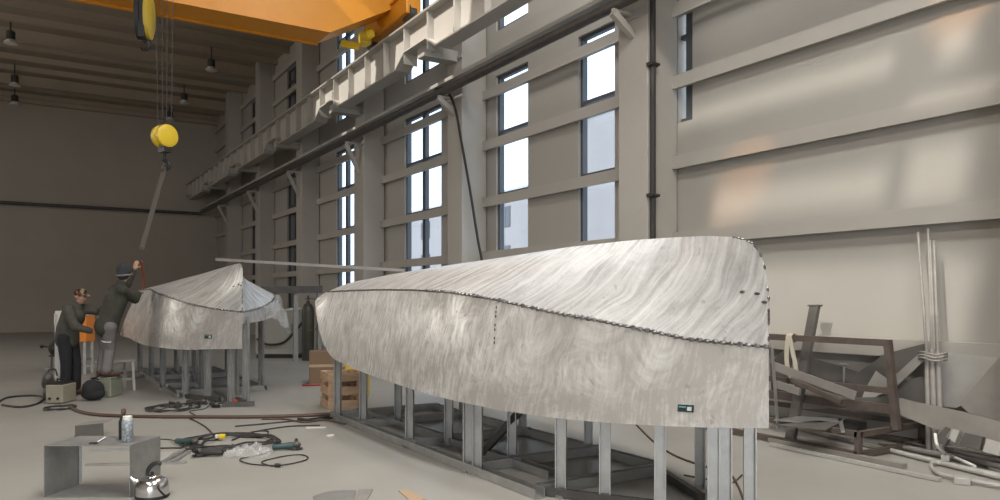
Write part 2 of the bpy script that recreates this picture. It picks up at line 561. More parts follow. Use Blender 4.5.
# tall windows between the columns of the wall beside the boats: (near edge, far edge, panes)
COLS = [-7.9, -2.6, 2.7, 7.9, 13.3, 18.6, 23.9, 29.2, 34.5]
WINS = [(7.62, 7.90, 1), (9.30, 10.25, 1), (11.80, 12.95, 1), (15.35, 17.35, 2), (20.85, 22.35, 2), (26.1, 27.6, 2), (31.4, 32.9, 2)]
WZ0, WZ1 = 1.15, 9.9
M_shutter = mat('grey_window_shutter', (0.16, 0.16, 0.17), 0.5)
BAND0, BAND1 = 6.05, 6.95       # solid band of panel behind the crane runway
def panes(a):
    return [(4.1 if a < 8 else WZ0, BAND0), (BAND1, WZ1)]
struct('wall_right', plate_with_holes('x', XW + 0.1, 0.2, YF, YB, 0, ZR, [(a, b, lo, hi) for a, b, n in WINS for lo, hi in panes(a)]), M_wall)
k_ = 0
for a, b, n in WINS:
    for lo, hi in panes(a):
        k_ += 1
        m = MB()
        fw = 0.06
        stiles = [a + fw / 2, b - fw / 2] + ([(a + b) / 2] if n == 2 else [])
        if a < 8: stiles = [a + 0.09]
        for y in stiles:
            wdt = 0.16 if (n == 2 and y == (a + b) / 2) or a < 8 else fw
            m.box((XW + 0.10, y, (lo + hi) / 2), (0.10, wdt, hi - lo))
        for z in [lo + 0.03, hi - 0.03] + [lo + 1.25 * q for q in range(1, 5) if lo + 1.25 * q < hi - 0.1] + ([hi - 0.30] if hi == BAND0 else []):
            m.box((XW + 0.10, (a + b) / 2, z), (0.09, b - a - 0.01, 0.06))
        wf = struct('window_%d' % k_, m, M_frame)
        struct('pane', MB().box((XW + 0.12, (a + b) / 2, (lo + hi) / 2), (0.008, b - a - 0.05, hi - lo - 0.05)), M_glass if a < 24 else M_shutter, wf)

# girts along that wall
GZ = [1.02, 2.42, 3.52, 4.68, 5.72, 7.9, 9.0, 10.0]
for i, z in enumerate(GZ):
    g = MB()
    g.box((XW - 0.06, (YB + YF) / 2, z), (0.12, YB - YF, 0.17))
    g.box((XW - 0.115, (YB + YF) / 2, z - 0.075), (0.012, YB - YF, 0.06))
    struct('trim_%d' % (i + 1), g, M_steelpaint)

# columns: wide box columns with a cap plate and base plate
for y in COLS:
    m = MB()
    m.box((7.69, y + 0.31, ZR / 2), (0.58, 0.62, ZR), bevel=0.012)
    m.box((7.66, y + 0.31, 0.015), (0.68, 0.80, 0.03))
    for dz in (5.62, 6.45):
        m.box((7.39, y + 0.31, dz), (0.03, 0.66, 0.06))
    struct('column', m, M_steelpaint)

# roof with unseen slots shaped to throw the sun patches
def slot_for(x, ya, yb, za, zb):
    """roof slot through which the sun reaches the patch ya..yb, za..zb of the plane x"""
    ka, kb = (ZR + 0.06 - za) / -SUN.z, (ZR + 0.06 - zb) / -SUN.z
    return (x - SUN.x * ka, x - SUN.x * kb, ya - SUN.y * (ka + kb) / 2, yb - SUN.y * (ka + kb) / 2)
HOLES = [slot_for(8, 4.68, 8.0, 3.95, 4.32), slot_for(8, 3.86, 4.2, 3.92, 4.35), slot_for(8, 3.6, 4.5, 3.42, 3.74),
         slot_for(8, 4.75, 7.2, 2.55, 3.08), slot_for(8, 3.9, 4.55, 2.5, 3.2), slot_for(8, 3.86, 7.6, 1.0, 2.02), slot_for(6.6, 11.6, 20.2, 6.35, 7.1)]
struct('ceiling', plate_with_holes('z', ZR + 0.06, 0.12, XL - 0.2, XW + 0.2, YF - 0.2, YB + 0.2, HOLES), M_roof)
for h_ in HOLES[:-1]:  # unseen tinted panes added to tone down the sun patches on the wall
    struct('window_sun_dimmer', MB().box(((h_[0] + h_[1]) / 2, (h_[2] + h_[3]) / 2, ZR + 0.15), (h_[1] - h_[0] + .1, h_[3] - h_[2] + .1, 0.02)), M_sun_dimmer)
y = 18.0
k = 0
while y < YB - 0.3:
    m = MB()
    big = k % 4 == 0
    if big:
        m.box(((XW + XL) / 2, y, ZR - 0.2), (XW - XL, 0.20, 0.40))
        m.box(((XW + XL) / 2, y, ZR - 0.41), (XW - XL, 0.32, 0.03))
    else:
        m.box(((XW + XL) / 2, y, ZR - 0.10), (XW - XL, 0.07, 0.20))
        m.box(((XW + XL) / 2, y + 0.05, ZR - 0.205), (XW - XL, 0.17, 0.015))
    struct('ceiling_beam', m, M_purlin)
    y += 1.55
    k += 1
struct('trim_9', MB().box((XL / 2 + XW / 2, YB - 0.12, ZR - 0.25), (XW - XL, 0.24, 0.3)), M_purlin)

# ground, street and the pale building opposite, seen through the windows
struct('ground_outside', MB().box((29, 35, -0.15), (41, 110, 0.1)), mat('outdoor_paving', (0.42, 0.42, 0.43), 0.8))
bl = thing('neighbouring_building', 'pale rendered building seen through the tall windows', 'building', (30, 26, -0.1))
M_render = mat('pale_render', (0.25, 0.235, 0.235), 0.8, 0, 0.05, 0.5)
MB().box((33, 59, 4.6), (6, 38, 9.4)).build('wall', M_render, bl)
rf = MB().box((34, 31, 6.6), (7, 18, 13.4)).build('wall', M_render, bl)
MB().box((34, 31, 13.4), (7.4, 18.4, 0.25)).build('roof', mat('grey_roof', (0.35, 0.36, 0.38), 0.7), bl)
rf = MB().box((32.9, 59, 9.4), (6.6, 38.6, 0.25)).build('roof', mat('grey_roof', (0.35, 0.36, 0.38), 0.7), bl)
for k in range(8):
    for z in (1.5, 4.4, 7.3):
        wdw = MB().box((29.98, 43.0 + k * 4.4, z + .3), (0.08, 1.7, 1.5)).build('window', M_frame, bl)

# ------------------------------------------------------------------ crane runway and pipes
XB = 6.65
rb = thing('crane_runway_beam', 'long cream steel crane runway beam on brackets along the windowed wall', 'beam', (XB, 16, 6.5))
m = MB()
Y0, Y1 = YF + 0.2, YB - 0.3
m.box((XB, (Y0 + Y1) / 2, 7.14), (0.36, Y1 - Y0, 0.04))
m.box((XB, (Y0 + Y1) / 2, 7.20), (0.08, Y1 - Y0, 0.10))
m.build('top_flange', M_steelpaint, rb)
web, fl = MB(), MB()
ys = [Y0] + [c + 0.31 for c in COLS if Y0 < c + 0.31 < Y1] + [Y1]
for a, b in zip(ys, ys[1:]):
    d = min(0.9, (b - a) / 3)
    prof = [(a, 7.12), (b, 7.12), (b, 6.60), (b - d * 0.55, 6.60), (b - d, 6.34), (a + d, 6.34), (a + d * 0.55, 6.60), (a, 6.60)]
    web.slab([(XB, p[0], p[1]) for p in prof], 0.02, (1, 0, 0))
    low = prof[2:]
    for p, q in zip(low, low[1:]):
        fl.bar((XB, p[0], p[1]), (XB, q[0], q[1]), 0.34, 0.03, (0, 0, 1))
web.build('web', M_steelpaint, rb)
fl.build('bottom_flange', M_steelpaint, rb)
for a, b in zip(ys, ys[1:]):
    n = 5 if b - a > 3 else 2
    for k in range(n):
        yy = a + (b - a) * (k + 0.5) / n
        if yy > 4:
            MB().box((XB, yy, 6.74), (0.30, 0.03, 0.76)).build('stiffener', M_steelpaint, rb)
for c in COLS:
    if c < 5: continue
    yy = c + 0.31
    m = MB()
    m.box((7.02, yy, 6.49), (0.78, 0.30, 0.22))
    m.build('bracket', M_steelpaint, rb)

# pipe along the wall, returning across the back wall
pp = thing('service_pipe', 'dark service pipe running along the columns and across the back wall', 'pipe', (7.1, 18, 5.7))
MB().tube([(7.12, YF + 0.3, 5.76), (7.12, YB - 0.35, 5.76)], 0.085, 12).build('pipe_run', M_darksteel, pp, True)
MB().tube([(7.12, YB - 0.35, 5.76), (XL + 0.5, YB - 0.35, 5.76)], 0.075, 10).build('pipe_run', M_darksteel, pp, True)
for c in COLS:
    if c < 5: continue
    m = MB()
    m.bar((7.42, c + 0.31, 5.65), (7.02, c + 0.31, 5.65), 0.05, 0.05)
    m.bar((7.42, c + 0.31, 4.85 if c > 15 else 5.35), (7.02, c + 0.31, 5.62), 0.09, 0.10)
    m.build('pipe_bracket', M_steelpaint, pp)
m = MB().box((7.24, (Y0 + Y1) / 2, 5.97), (0.22, Y1 - Y0, 0.07))
tag(m.build('cable_tray', M_steelpaint), 'pale cable tray running above the dark pipe along the wall', 'cable tray')

# downpipe on the nearest column
dp = thing('conduit', 'dark vertical conduit clipped to the wide column behind the big hull', 'conduit', (7.45, 7.84, 0.1))
MB().tube([(7.45, 7.845, 0.1), (7.45, 7.845, 10.4)], 0.042, 10).build('conduit_tube', M_rubber, dp, True)
for z in (1.2, 3.0, 4.85, 6.9, 9.0):
    mb = MB()
    mb.box((7.45, 7.86, z), (0.16, 0.07, 0.05))
    mb.tube([(7.37, 7.80, z), (7.53, 7.80, z)], 0.022, 8)
    mb.build('clip', M_rubber, dp)

# loose black cable hanging from the pipe
tag(MB().tube(spline([on_x(430, 98, 7.12), on_x(438, 88, 7.2), on_x(447, 91, 7.28), on_x(455, 108, 7.32), on_x(462, 145, 7.33), on_x(470, 190, 7.33), on_x(478, 240, 7.33), on_x(482, 262, 7.33), on_x(485, 300, 7.33)]), 0.026, 8).build('hanging_cable', M_hose, None, True),
    'black cable looping down beside the second column from its bracket', 'cable')

# bridge crane
cr = thing('bridge_crane', 'orange overhead bridge crane spanning the hall on its runway', 'crane', (3.0, 15.2, 7.0))
GY0, GY1 = 14.75, 15.55
m = MB()
pf = [(XL + 1.5, 8.75), (6.85, 8.75), (6.85, 7.85), (6.55, 7.72), (5.15, 6.95), (XL + 2.8, 6.95), (XL + 1.5, 7.7)]
n = len(pf)
vs = [(x, GY0, z) for x, z in pf] + [(x, GY1, z) for x, z in pf]
m.add(vs, [tuple(range(n)), tuple(range(2 * n - 1, n - 1, -1))] + [(i, (i + 1) % n, n + (i + 1) % n, n + i) for i in range(n)])
m.build('girder', M_orange, cr)
m = MB()
for yy in (GY0 - 0.02, GY1 + 0.02):
    m.bar((XL + 2.8, yy, 6.94), (5.15, yy, 6.94), 0.09, 0.035)
m.build('girder_lip', M_orange, cr)
m = MB()
m.box((6.66, 15.15, 7.58), (0.34, 2.3, 0.40), bevel=0.03)
m.box((6.66, 15.15, 7.80), (0.42, 1.6, 0.05))
m.build('end_carriage', M_orange, cr)
for yy in (14.15, 16.15):
    mb = MB()
    mb.lathe([(0.17, -0.07), (0.17, 0.07)], (6.66, yy, 7.43), 24, Matrix.Rotation(math.pi / 2, 3, 'Y'))
    mb.lathe([(0.20, -0.09), (0.20, -0.07)], (6.66, yy, 7.43), 24, Matrix.Rotation(math.pi / 2, 3, 'Y'))
    mb.build('wheel', M_darksteel, cr, True)
mb = MB()
mb.box((6.30, 15.75, 7.32), (0.20, 0.34, 0.30), bevel=0.04)
mb.lathe([(0.11, 0), (0.11, 0.26), (0.07, 0.30)], (6.26, 15.60, 7.32), 18, Matrix.Rotation(math.pi / 2, 3, 'X'))
mb.build('drive_motor', M_yellow, cr, True)
MB().box((5.95, 15.75, 7.12), (0.42, 0.10, 0.16), bevel=0.03).build('buffer_plate', M_yellow, cr)
# trolley with hoist drum on top
mb = MB()
mb.box((2.0, 15.15, 8.95), (1.6, 1.7, 0.30), bevel=0.03)
mb.tube([(1.4, 15.0, 9.25), (2.6, 15.0, 9.25)], 0.22, 18)
mb.build('trolley', M_orange, cr, True)

def hook_block(loc, label, sheave_mat, cheek_r, RZ=Matrix.Rotation(-YAW - 0.6, 3, 'Z'), tall=1.0):
    x, y, z = loc       # z: underside of the hook
    h = thing('hook_block', label, 'crane hook', (x, y, z))
    zc = z + 0.62
    R = Matrix.Rotation(math.pi / 2, 3, 'Y') if cheek_r > 0.15 else Matrix.Rotation(math.pi / 2, 3, 'Y')
    for sx in (-1, 1):
        mb = MB()
        mb.lathe([(cheek_r * 0.82, -0.05), (cheek_r, -0.035), (cheek_r, 0.035), (cheek_r * 0.8, 0.06)], Vector((x, y, zc)) + RZ @ Vector((sx * 0.075, 0, 0)), 28, RZ @ R)
        if tall > 1:
            for p_ in mb.v: p_.z = zc + (p_.z - zc) * tall
        mb.build('sheave_cover', sheave_mat if sx > 0 or tall == 1 else M_black, h, True)
    mb = MB()
    mb.box((x, y, zc), (0.10, 0.16 if tall == 1 else 0.40, cheek_r * 2.05 * tall), math.atan2(RZ[1][0], RZ[0][0]))
    mb.box((x, y, zc - cheek_r - 0.04), (0.20, 0.14, 0.10), -YAW - 0.6)
    mb.build('block_frame', M_black, h)
    pts = [(0, 0, zc - cheek_r - 0.05), (0, 0, zc - cheek_r - 0.14)]
    for k in range(10):
        a = math.radians(100 - k * 28)
        pts.append((0.085 * math.cos(a) * 1.0, 0, z + 0.10 + 0.085 * math.sin(a)))
    mb = MB()
    mb.tube([Vector((x, y, 0)) + Matrix.Rotation(-YAW, 3, 'Z') @ Vector(p) for p in pts], [0.035, 0.03] + [0.03, 0.034, 0.036, 0.036, 0.036, 0.034, 0.03, 0.025, 0.02, 0.012], 10)
    mb.build('hook', M_black, h, True)
    for k, (dx, dy) in enumerate(((-0.12, 0), (-0.05, 0.03), (0.05, -0.03), (0.12, 0))):
        p = Matrix.Rotation(-YAW, 3, 'Z') @ Vector((dx, dy, 0))
        MB().tube([(x + p.x, y + p.y, zc), (x + p.x * 1.5, min(max(y + p.y * 1.5, GY0 - 0.25), GY0 - 0.06), 8.9)], 0.005, 6).build('wire_rope', M_frame, h)
    return h
hook_block((2.02, 14.55, 3.82), 'round yellow hook block hanging from the crane above the workers', M_yellow, 0.20)
hook_block((1.68, 14.45, 5.88), 'dark hook block with yellow edge high up under the orange girder', mat('dull_yellow_cheek', (0.50, 0.36, 0.04), 0.5), 0.24, Matrix.Rotation(-YAW + 0.16, 3, 'Z'), 1.75)

# high bay lamps in the unlit far half
for k, (x, yy, lab) in enumerate([(5.55, 28.7, 'unlit bell lamp under the roof, nearest of the row by the windows'),
                            (5.5, 34.1, 'unlit bell lamp under the roof, second of the row by the windows'),
                            (5.46, 37.7, 'unlit bell lamp under the roof, last of the row by the windows'),
                            (-0.57, 29.1, 'unlit bell lamp under the roof, nearest of the row further from the windows'),
                            (-0.55, 34.8, 'unlit bell lamp under the roof, second of the row further from the windows'),
                            (-0.6, 38.2, 'unlit bell lamp under the roof, last of the row further from the windows')]):
    t = thing('ceiling_lamp', lab, 'lamp', (x, yy, 9.75), 0, 'high bay lamps under the far roof')
    MB().tube([(x, yy, 10.2), (x, yy, 10.69)], 0.025, 8).build('drop_rod', M_shade, t)
    MB().lathe([(0.08, 10.24), (0.13, 10.20), (0.13, 9.96), (0.15, 9.94)], (x, yy, 0), 20).build('gear_housing', M_shade, t, True)
    MB().lathe([(0.12, 9.95), (0.18, 9.87), (0.21, 9.82), (0.20, 9.82), (0.11, 9.93)], (x, yy, 0), 20).build('lamp_shade', M_lens, t, True)
    MB().lathe([(0.19, 9.83), (0.19, 9.815), (0.1, 9.805)], (x, yy, 0), 20).build('lens', M_lens, t, True)
# ------------------------------------------------------------------ the boats
LEN = 6.45
SH_Z = [(0, .696), (.35, .668), (.68, .650), (1.05, .634), (1.43, .626), (1.85, .630), (2.23, .640), (2.8, .655), (3.4, .676), (4.0, .698), (4.68, .730), (5.3, .775), (5.75, .82), (5.95, .90), (6.12, 1.0), (6.28, 1.16), (6.40, 1.36), (6.45, 1.5)]
CH_Z = [(0, 1.228), (.25, 1.243), (.49, 1.262), (.8, 1.318), (1.15, 1.376), (1.59, 1.438), (2.2, 1.533), (2.6, 1.575), (2.98, 1.605), (3.73, 1.628), (4.5, 1.636), (5.2, 1.638), (6.45, 1.626)]
KE_Z = [(0, 1.60), (.02, 1.72), (.05, 1.81), (.09, 1.875), (.14, 1.92), (.22, 1.95), (.31, 1.972), (.5, 1.990), (.71, 2.0), (1.29, 2.012), (2.15, 2.005), (3.0, 1.975), (4.1, 1.94), (5.5, 1.87), (6.45, 1.79)]
TS = [0, .01, .025, .045, .07, .1, .14, .19, .25, .32, .4, .5] + [.5 + .15 * k for k in range(1, 35)] + [5.7, 5.8, 5.88, 5.95, 6.03, 6.12, 6.2, 6.28, 6.34, 6.40, 6.45]
TS = sorted(set(round(t, 4) for t in TS))

SH_Z2 = [(0, .748), (.33, .74), (.72, .715), (1.44, .728), (2.4, .71), (3.4, .70), (4.68, .720), (6.45, .70)]
CH_Z2 = [(0, 1.285), (.16, 1.307), (.42, 1.343), (.81, 1.415), (1.1, 1.48), (1.4, 1.53), (1.9, 1.58), (3.2, 1.635), (6.45, 1.626)]
KE_Z2 = [(0, 1.86), (.02, 1.93), (.045, 1.972), (.08, 1.992), (.15, 2.0), (.6, 1.992), (2.0, 1.955), (4.1, 1.90), (6.45, 1.84)]

def hull_grid(rows, name, material, parent, uvscale=1.0):
    """rows: list of stations, each a list of points; gives one sheet with thickness and UV in metres"""
    nr, nc = len(rows), len(rows[0])
    inv = WORLD[parent.name].inverted()
    me = bpy.data.meshes.new(name)
    vs = [inv @ p for r in rows for p in r]
    fs = [(i * nc + j, i * nc + j + 1, (i + 1) * nc + j + 1, (i + 1) * nc + j) for i in range(nr - 1) for j in range(nc - 1)]
    me.from_pydata(vs, [], fs)
    ul = []
    acc_u = [0]
    for i in range(1, nr):
        acc_u.append(acc_u[-1] + (rows[i][nc // 2] - rows[i - 1][nc // 2]).length)
    uvs = {}
    for i in range(nr):
        v = 0
        for j in range(nc):
            if j: v += (rows[i][j] - rows[i][j - 1]).length
            uvs[i * nc + j] = (acc_u[i], v)
    lay = me.uv_layers.new(name='UVMap')
    for lp in me.loops:
        lay.data[lp.index].uv = uvs[lp.vertex_index]
    me.materials.append(material)
    me.polygons.foreach_set('use_smooth', [True] * len(me.polygons))
    o = bpy.data.objects.new(name, me)
    C.objects.link(o)
    o.parent = parent
    WORLD[o.name] = WORLD[parent.name]
    sm = o.modifiers.new('thickness', 'SOLIDIFY')
    sm.thickness = 0.008
    sm.offset = 0
    es = o.modifiers.new('crisp_edges', 'EDGE_SPLIT')
    es.split_angle = math.radians(50)
    return o

def make_boat(label, x0, y0, dz, te=(6.45, 6.45, 6.45), starboard_full=True, label_t=(0.425, 0.17), tabs=(SH_Z, CH_Z, KE_Z), full=((1.0, 3.5, 2.2), (.87, 3.75, 2.1))):
    SH_Z, CH_Z, KE_Z = tabs
    def sheer_half(t): return full[0][0] * (1 - max(0, 1 - t / full[0][1]) ** full[0][2])
    def chine_half(t): return full[1][0] * (1 - max(0, 1 - t / full[1][1]) ** full[1][2])
    b = thing('boat_hull', label, 'boat', (x0, y0 + 3.2, 0.6 + dz), 0, 'upturned aluminium hulls')
    def tt(t, e):
        return t if t < 2 else 2 + (t - 2) * (e - 2) / (LEN - 2)
    def S(t, sd): return Vector((x0 + sd * sheer_half(t), y0 + tt(t, te[0]), interp(SH_Z, t) + dz))
    def CHN(t, sd): return Vector((x0 + sd * chine_half(t), y0 + tt(t, te[1]), interp(CH_Z, t) + dz))
    def K(t): return Vector((x0, y0 + tt(t, te[2]), interp(KE_Z, t) + dz))
    for sd, nm in ((-1, 'side_panel'), (1, 'side_panel')):
        rows = []
        for t in TS:
            a, c = S(t, sd), CHN(t, sd)
            if not starboard_full and sd == 1:
                a = c + (a - c) * 0.33
            rr = []
            for k in range(7):
                u = k / 6
                p = a + (c - a) * u
                p.x += sd * 0.030 * math.sin(math.pi * u) * min(1, t / 2.5) ** 2
                rr.append(p)
            rows.append(rr)
        hull_grid(rows, nm, M_side, b)
        rows = []
        for t in TS:
            c, k_ = CHN(t, sd), K(t)
            rr = []
            for k in range(11):
                u = k / 10
                p = c + (k_ - c) * u
                bl = (0.075 if starboard_full else 0.02) * math.sin(math.pi * u) * min(1, t / 2.0)
                p.z += bl * 0.8
                p.x += sd * bl * 0.35
                rr.append(p)
            rows.append(rr)
        hull_grid(rows, 'bottom_panel', M_bottom, b)
    # transom
    t = LEN
    pts = [S(t - 0.02, -1), CHN(t - 0.02, -1), K(t - 0.02), CHN(t - 0.02, 1), S(t - 0.02, 1)]
    for p in pts: p.y -= 0.02
    MB().slab(pts, 0.008).build('transom', M_plate, b)
    # weld bead along the chine, dashes along the stem
    rnd = random.Random(3)
    def bead(mb, p, d, ln, r):
        d = d.normalized()
        q = d.to_track_quat('X', 'Z').to_matrix()
        mb.ball(p, (ln, r, r * 1.1), 8, q)
    for sd in (-1, 1):
        mb = MB()
        t = 0.01
        prev = CHN(0, sd)
        while t < LEN - 0.05:
            p = CHN(t, sd)
            q = CHN(min(t + 0.03, LEN), sd)
            fade = 1.0 if t < 3.4 else 0.55
            out = Vector((sd * 0.006, 0, 0.004))
            bead(mb, p + out, q - p, (0.022 + rnd.random() * 0.008) , (0.0125 + rnd.random() * 0.006) * fade)
            t += 0.056 / max(0.6, (q - p).length / 0.03)
        mb.build('weld_seam', M_weld, b, True)
        MB().tube([CHN(tk, sd) + Vector((sd * 0.002, 0, 0.001)) for tk in TS], 0.0085, 8).build('scorch_line', M_scorch, b, True)
    mb = MB()
    for t in TS[:-1]:
        if t > 0.5: break
        pass
    stem_pts = [CHN(0, 1) + Vector((0, -.004, 0.08 * k)) for k in range(5)] + [K(tk) + Vector((0, 0, 0.004)) for tk in (0.02, .05, .09, .14, .22, .31)]
    for i, (p, q) in enumerate(zip(stem_pts, stem_pts[1:])):
        for k in range(3):
            if rnd.random() < 0.6:
                bead(mb, p + (q - p) * (k / 3), q - p, 0.02, 0.008); mb.build('stem_weld', M_weld, b, True); mb = MB()
    mid = CHN(0, -1).lerp(K(0), 0.78)
    for k in range(4):
        tq = 0.02 + 0.05 * k
        pp_ = CHN(tq, -1).lerp(K(tq), 0.60 - 0.03 * k)
        if k != 2:
            bead(mb, pp_ + Vector((-0.008, 0, 0)), Vector((-1, 1.5, 0)), 0.02, 0.009); mb.build('stem_weld', M_scorch, b, True); mb = MB()
    # short vertical tack on the side sheet
    mb = MB()
    for k in range(9):
        if k in (3, 6): continue
        u = 0.93 - k * 0.04
        p = S(2.19 - k * 0.009, -1).lerp(CHN(2.19 - k * 0.009, -1), u)
        p.x -= 0.036 * math.sin(math.pi * u) + 0.002
        bead(mb, p, Vector((0.1, 0.1, 1)), 0.014, 0.006)
        mb.build('tack_weld', M_scorch, b, True)
        mb = MB()
    # small plate label near the bow
    t, u = label_t
    def side(tq, uq, e=0.008):
        p = S(tq, -1).lerp(CHN(tq, -1), uq)
        p.x -= 0.030 * math.sin(math.pi * uq) * min(1, tq / 2.5) ** 2
        nn = (S(tq + 0.05, -1) - S(tq, -1)).cross(CHN(tq, -1) - S(tq, -1)).normalized()
        if nn.x > 0: nn = -nn
        return p + nn * e
    hh = 0.040 if starboard_full else 0.048
    lb = MB().slab([side(t, u), side(t + 0.10, u), side(t + 0.10, u + hh / .5), side(t, u + hh / .5)], 0.004).build('maker_label', mat('label_black', (0.02, 0.028, 0.03), 0.4), b)
    a, c = 0.008, 0.012
    MB().slab([side(t + 0.012, u + 0.015, c), side(t + 0.04, u + 0.015, c), side(t + 0.04, u + hh / .5 - 0.02, c), side(t + 0.012, u + hh / .5 - 0.02, c)], 0.002).build('pale_field', mat('label_pale', (0.45, 0.55, 0.52), 0.5), lb)
    MB().slab([side(t + 0.048, u + hh / .5 - 0.035, c), side(t + 0.092, u + hh / .5 - 0.035, c), side(t + 0.092, u + hh / .5 - 0.015, c), side(t + 0.048, u + hh / .5 - 0.015, c)], 0.002).build('text_strip', mat('label_teal', (0.10, 0.30, 0.30), 0.5), lb)
    return b, S, CHN, K

X1, Y1B = 4.10, 3.24
boat1, S1, C1, K1 = make_boat('large upturned aluminium hull with plumb bow, closest to the camera', X1, Y1B, 0.0, (6.22, 6.10, 6.20))
X2, Y2B = 2.60, 11.23
boat2, S2, C2, K2 = make_boat('upturned aluminium hull further back beside the two workers', X2, Y2B, 0.06, (6.6, 4.2, 4.7), False, (0.36, 0.26), (SH_Z2, CH_Z2, KE_Z2), ((1.0, 1.9, 2.1), (.9, 1.9, 2.1)))

def stand(label, x0, y0, dz, posts, rails, crosses, braces=()):
    s = thing('boat_stand', label, 'stand', (x0, y0 + 3, 0), 0, 'steel stands under the hulls')
    for (x, a, b) in rails:
        MB().channel((x, a, 0.04), (x, b, 0.04), 0.10, 0.075, 0.008).build('base_rail', M_galv, s)
    for (yy, a, b) in crosses:
        MB().channel((a, yy, 0.045), (b, yy, 0.045), 0.09, 0.085, 0.008).build('cross_rail', M_galv, s)
    for (x, yy, top) in posts:
        m = MB()
        m.channel((x, yy, 0.02), (x, yy, top), 0.085, 0.055, 0.009, (-0.7, -0.7, 0))
        m.box((x, yy, 0.012), (0.13, 0.13, 0.02))
        m.build('post', M_galv, s)
    for p, q in braces:
        MB().bar(p, q, 0.05, 0.06).build('brace', M_darksteel, s)
    return s
stand('galvanised post stand carrying the large hull closest to the camera', X1, Y1B, 0,
      [(3.33, 9.25, .98), (3.40, 8.55, .95), (3.36, 7.16, .9), (3.33, 5.87, .86), (3.33, 5.70, .86), (3.51, 4.72, .78), (3.68, 4.39, .74), (3.87, 4.0, .74),
       (4.05, 3.66, .76), (4.14, 3.63, .76), (4.26, 3.52, .672),
       (3.80, 8.43, .98), (3.72, 6.97, .95), (3.82, 5.9, .95), (4.74, 8.5, .95), (4.74, 7.1, .92), (4.78, 5.96, .88), (4.58, 4.28, .78)],
      [(3.33, 4.75, 9.4), (3.78, 5.2, 9.4), (4.76, 4.9, 9.4)],
      [(9.33, 3.28, 4.82), (8.5, 3.28, 4.82), (7.1, 3.28, 4.82), (5.8, 3.28, 4.82), (4.85, 3.38, 4.72)],
      [(at_depth(483, 453, 7.3), at_depth(521, 410, 7.0)), ((3.4, 4.82, 0.04), (4.08, 3.72, 0.04)), ((4.7, 4.9, 0.04), (4.3, 4.0, 0.04))])
stand('galvanised post stand under the hull beside the workers', X2, Y2B, .06,
      [(2.02, 12.39, .86), (1.90, 13.88, .9), (1.92, 15.5, .9), (1.88, 16.9, .92), (2.36, 12.95, .9), (2.26, 11.95, .85), (2.50, 11.50, .85), (2.67, 11.30, 1.28), (2.75, 12.3, 1.3),
       (3.28, 12.83, 1.45), (3.3, 13.9, 1.35), (3.3, 15.5, 1.35), (2.5, 14.4, 1.0), (2.5, 16.4, 1.0)],
      [(1.93, 12.3, 17.1), (2.45, 11.6, 17.1), (3.3, 12.7, 17.1)],
      [(17.0, 1.88, 3.35), (15.4, 1.88, 3.35), (13.9, 1.88, 3.35), (12.75, 1.95, 3.3)],
      [((2.30, 11.14, 0.04), (2.71, 10.98, 0.04)), ((2.60, 11.12, 0.05), (2.60, 11.55, 0.05)), ((2.02, 12.35, 0.04), (2.38, 11.7, 0.04))])

# clear plastic film hanging off the unfinished far side of the smaller hull
def hanging_film():
    rows = []
    for i in range(15):
        u = i / 14
        rr = []
        for j in range(12):
            v = j / 11
            base = C2(0.35 + u * 1.0, 1)
            p = base + Vector((0.05 + 0.05 * math.sin(u * 14 + v * 3) + v * 0.10 * (0.3 + u), -0.25 * v * u, 0.02 - v * (0.18 + 0.5 * u ** 1.5)))
            p.z += 0.02 * math.sin(u * 23 + v * 9)
            p.x += 0.03 * noise.noise(Vector((u * 6, v * 6, 2)))
            p.y += 0.05 * noise.noise(Vector((u * 7, v * 5, 8)))
            rr.append(p)
        rows.append(rr)
    mb = MB()
    nc = 12
    mb.add([p for r in rows for p in r], [(i * nc + j, i * nc + j + 1, (i + 1) * nc + j + 1, (i + 1) * nc + j) for i in range(14) for j in range(nc - 1)])
    return mb
tag(hanging_film().build('plastic_film', M_film), 'crumpled clear film hanging off the open side of the further hull', 'plastic film')

# long flat bar lying across both hulls
pa, pb = Vector((2.32, 11.62, 2.12)), Vector((4.35, 9.45, 1.93))
tag(MB().bar(pa, pb, 0.05, 0.04).build('aluminium_bar', M_alu), 'long aluminium bar laid across from one hull to the other', 'metal bar')
# ------------------------------------------------------------------ people
def remeshed(mb, name, material, parent, voxel, smooth_it=6):
    tmp = mb.build('tmp', material, parent)
    rm = tmp.modifiers.new('r', 'REMESH'); rm.mode = 'VOXEL'; rm.voxel_size = voxel
    sm = tmp.modifiers.new('s', 'SMOOTH'); sm.iterations = smooth_it; sm.factor = 0.5
    dg = bpy.context.evaluated_depsgraph_get()
    me = bpy.data.meshes.new_from_object(tmp.evaluated_get(dg))
    me.name = name
    if not me.materials: me.materials.append(material)
    me.polygons.foreach_set('use_smooth', [True] * len(me.polygons))
    old = tmp.data
    bpy.data.objects.remove(tmp)
    bpy.data.meshes.remove(old)
    o = bpy.data.objects.new(name, me)
    C.objects.link(o)
    o.parent = parent
    WORLD[o.name] = WORLD[parent.name]
    return o

def limb(mb, pts, rs, n=14):
    """tapered run with ball joints"""
    pts = [Vector(p) for p in pts]
    for i in range(len(pts) - 1):
        a, b = pts[i], pts[i + 1]
        seg = [a.lerp(b, k / 5) for k in range(6)]
        rr = [rs[i] + (rs[i + 1] - rs[i]) * k / 5 for k in range(6)]
        mb.tube(seg, rr, n)
    for p, r in zip(pts, rs):
        mb.ball(p, r, n)

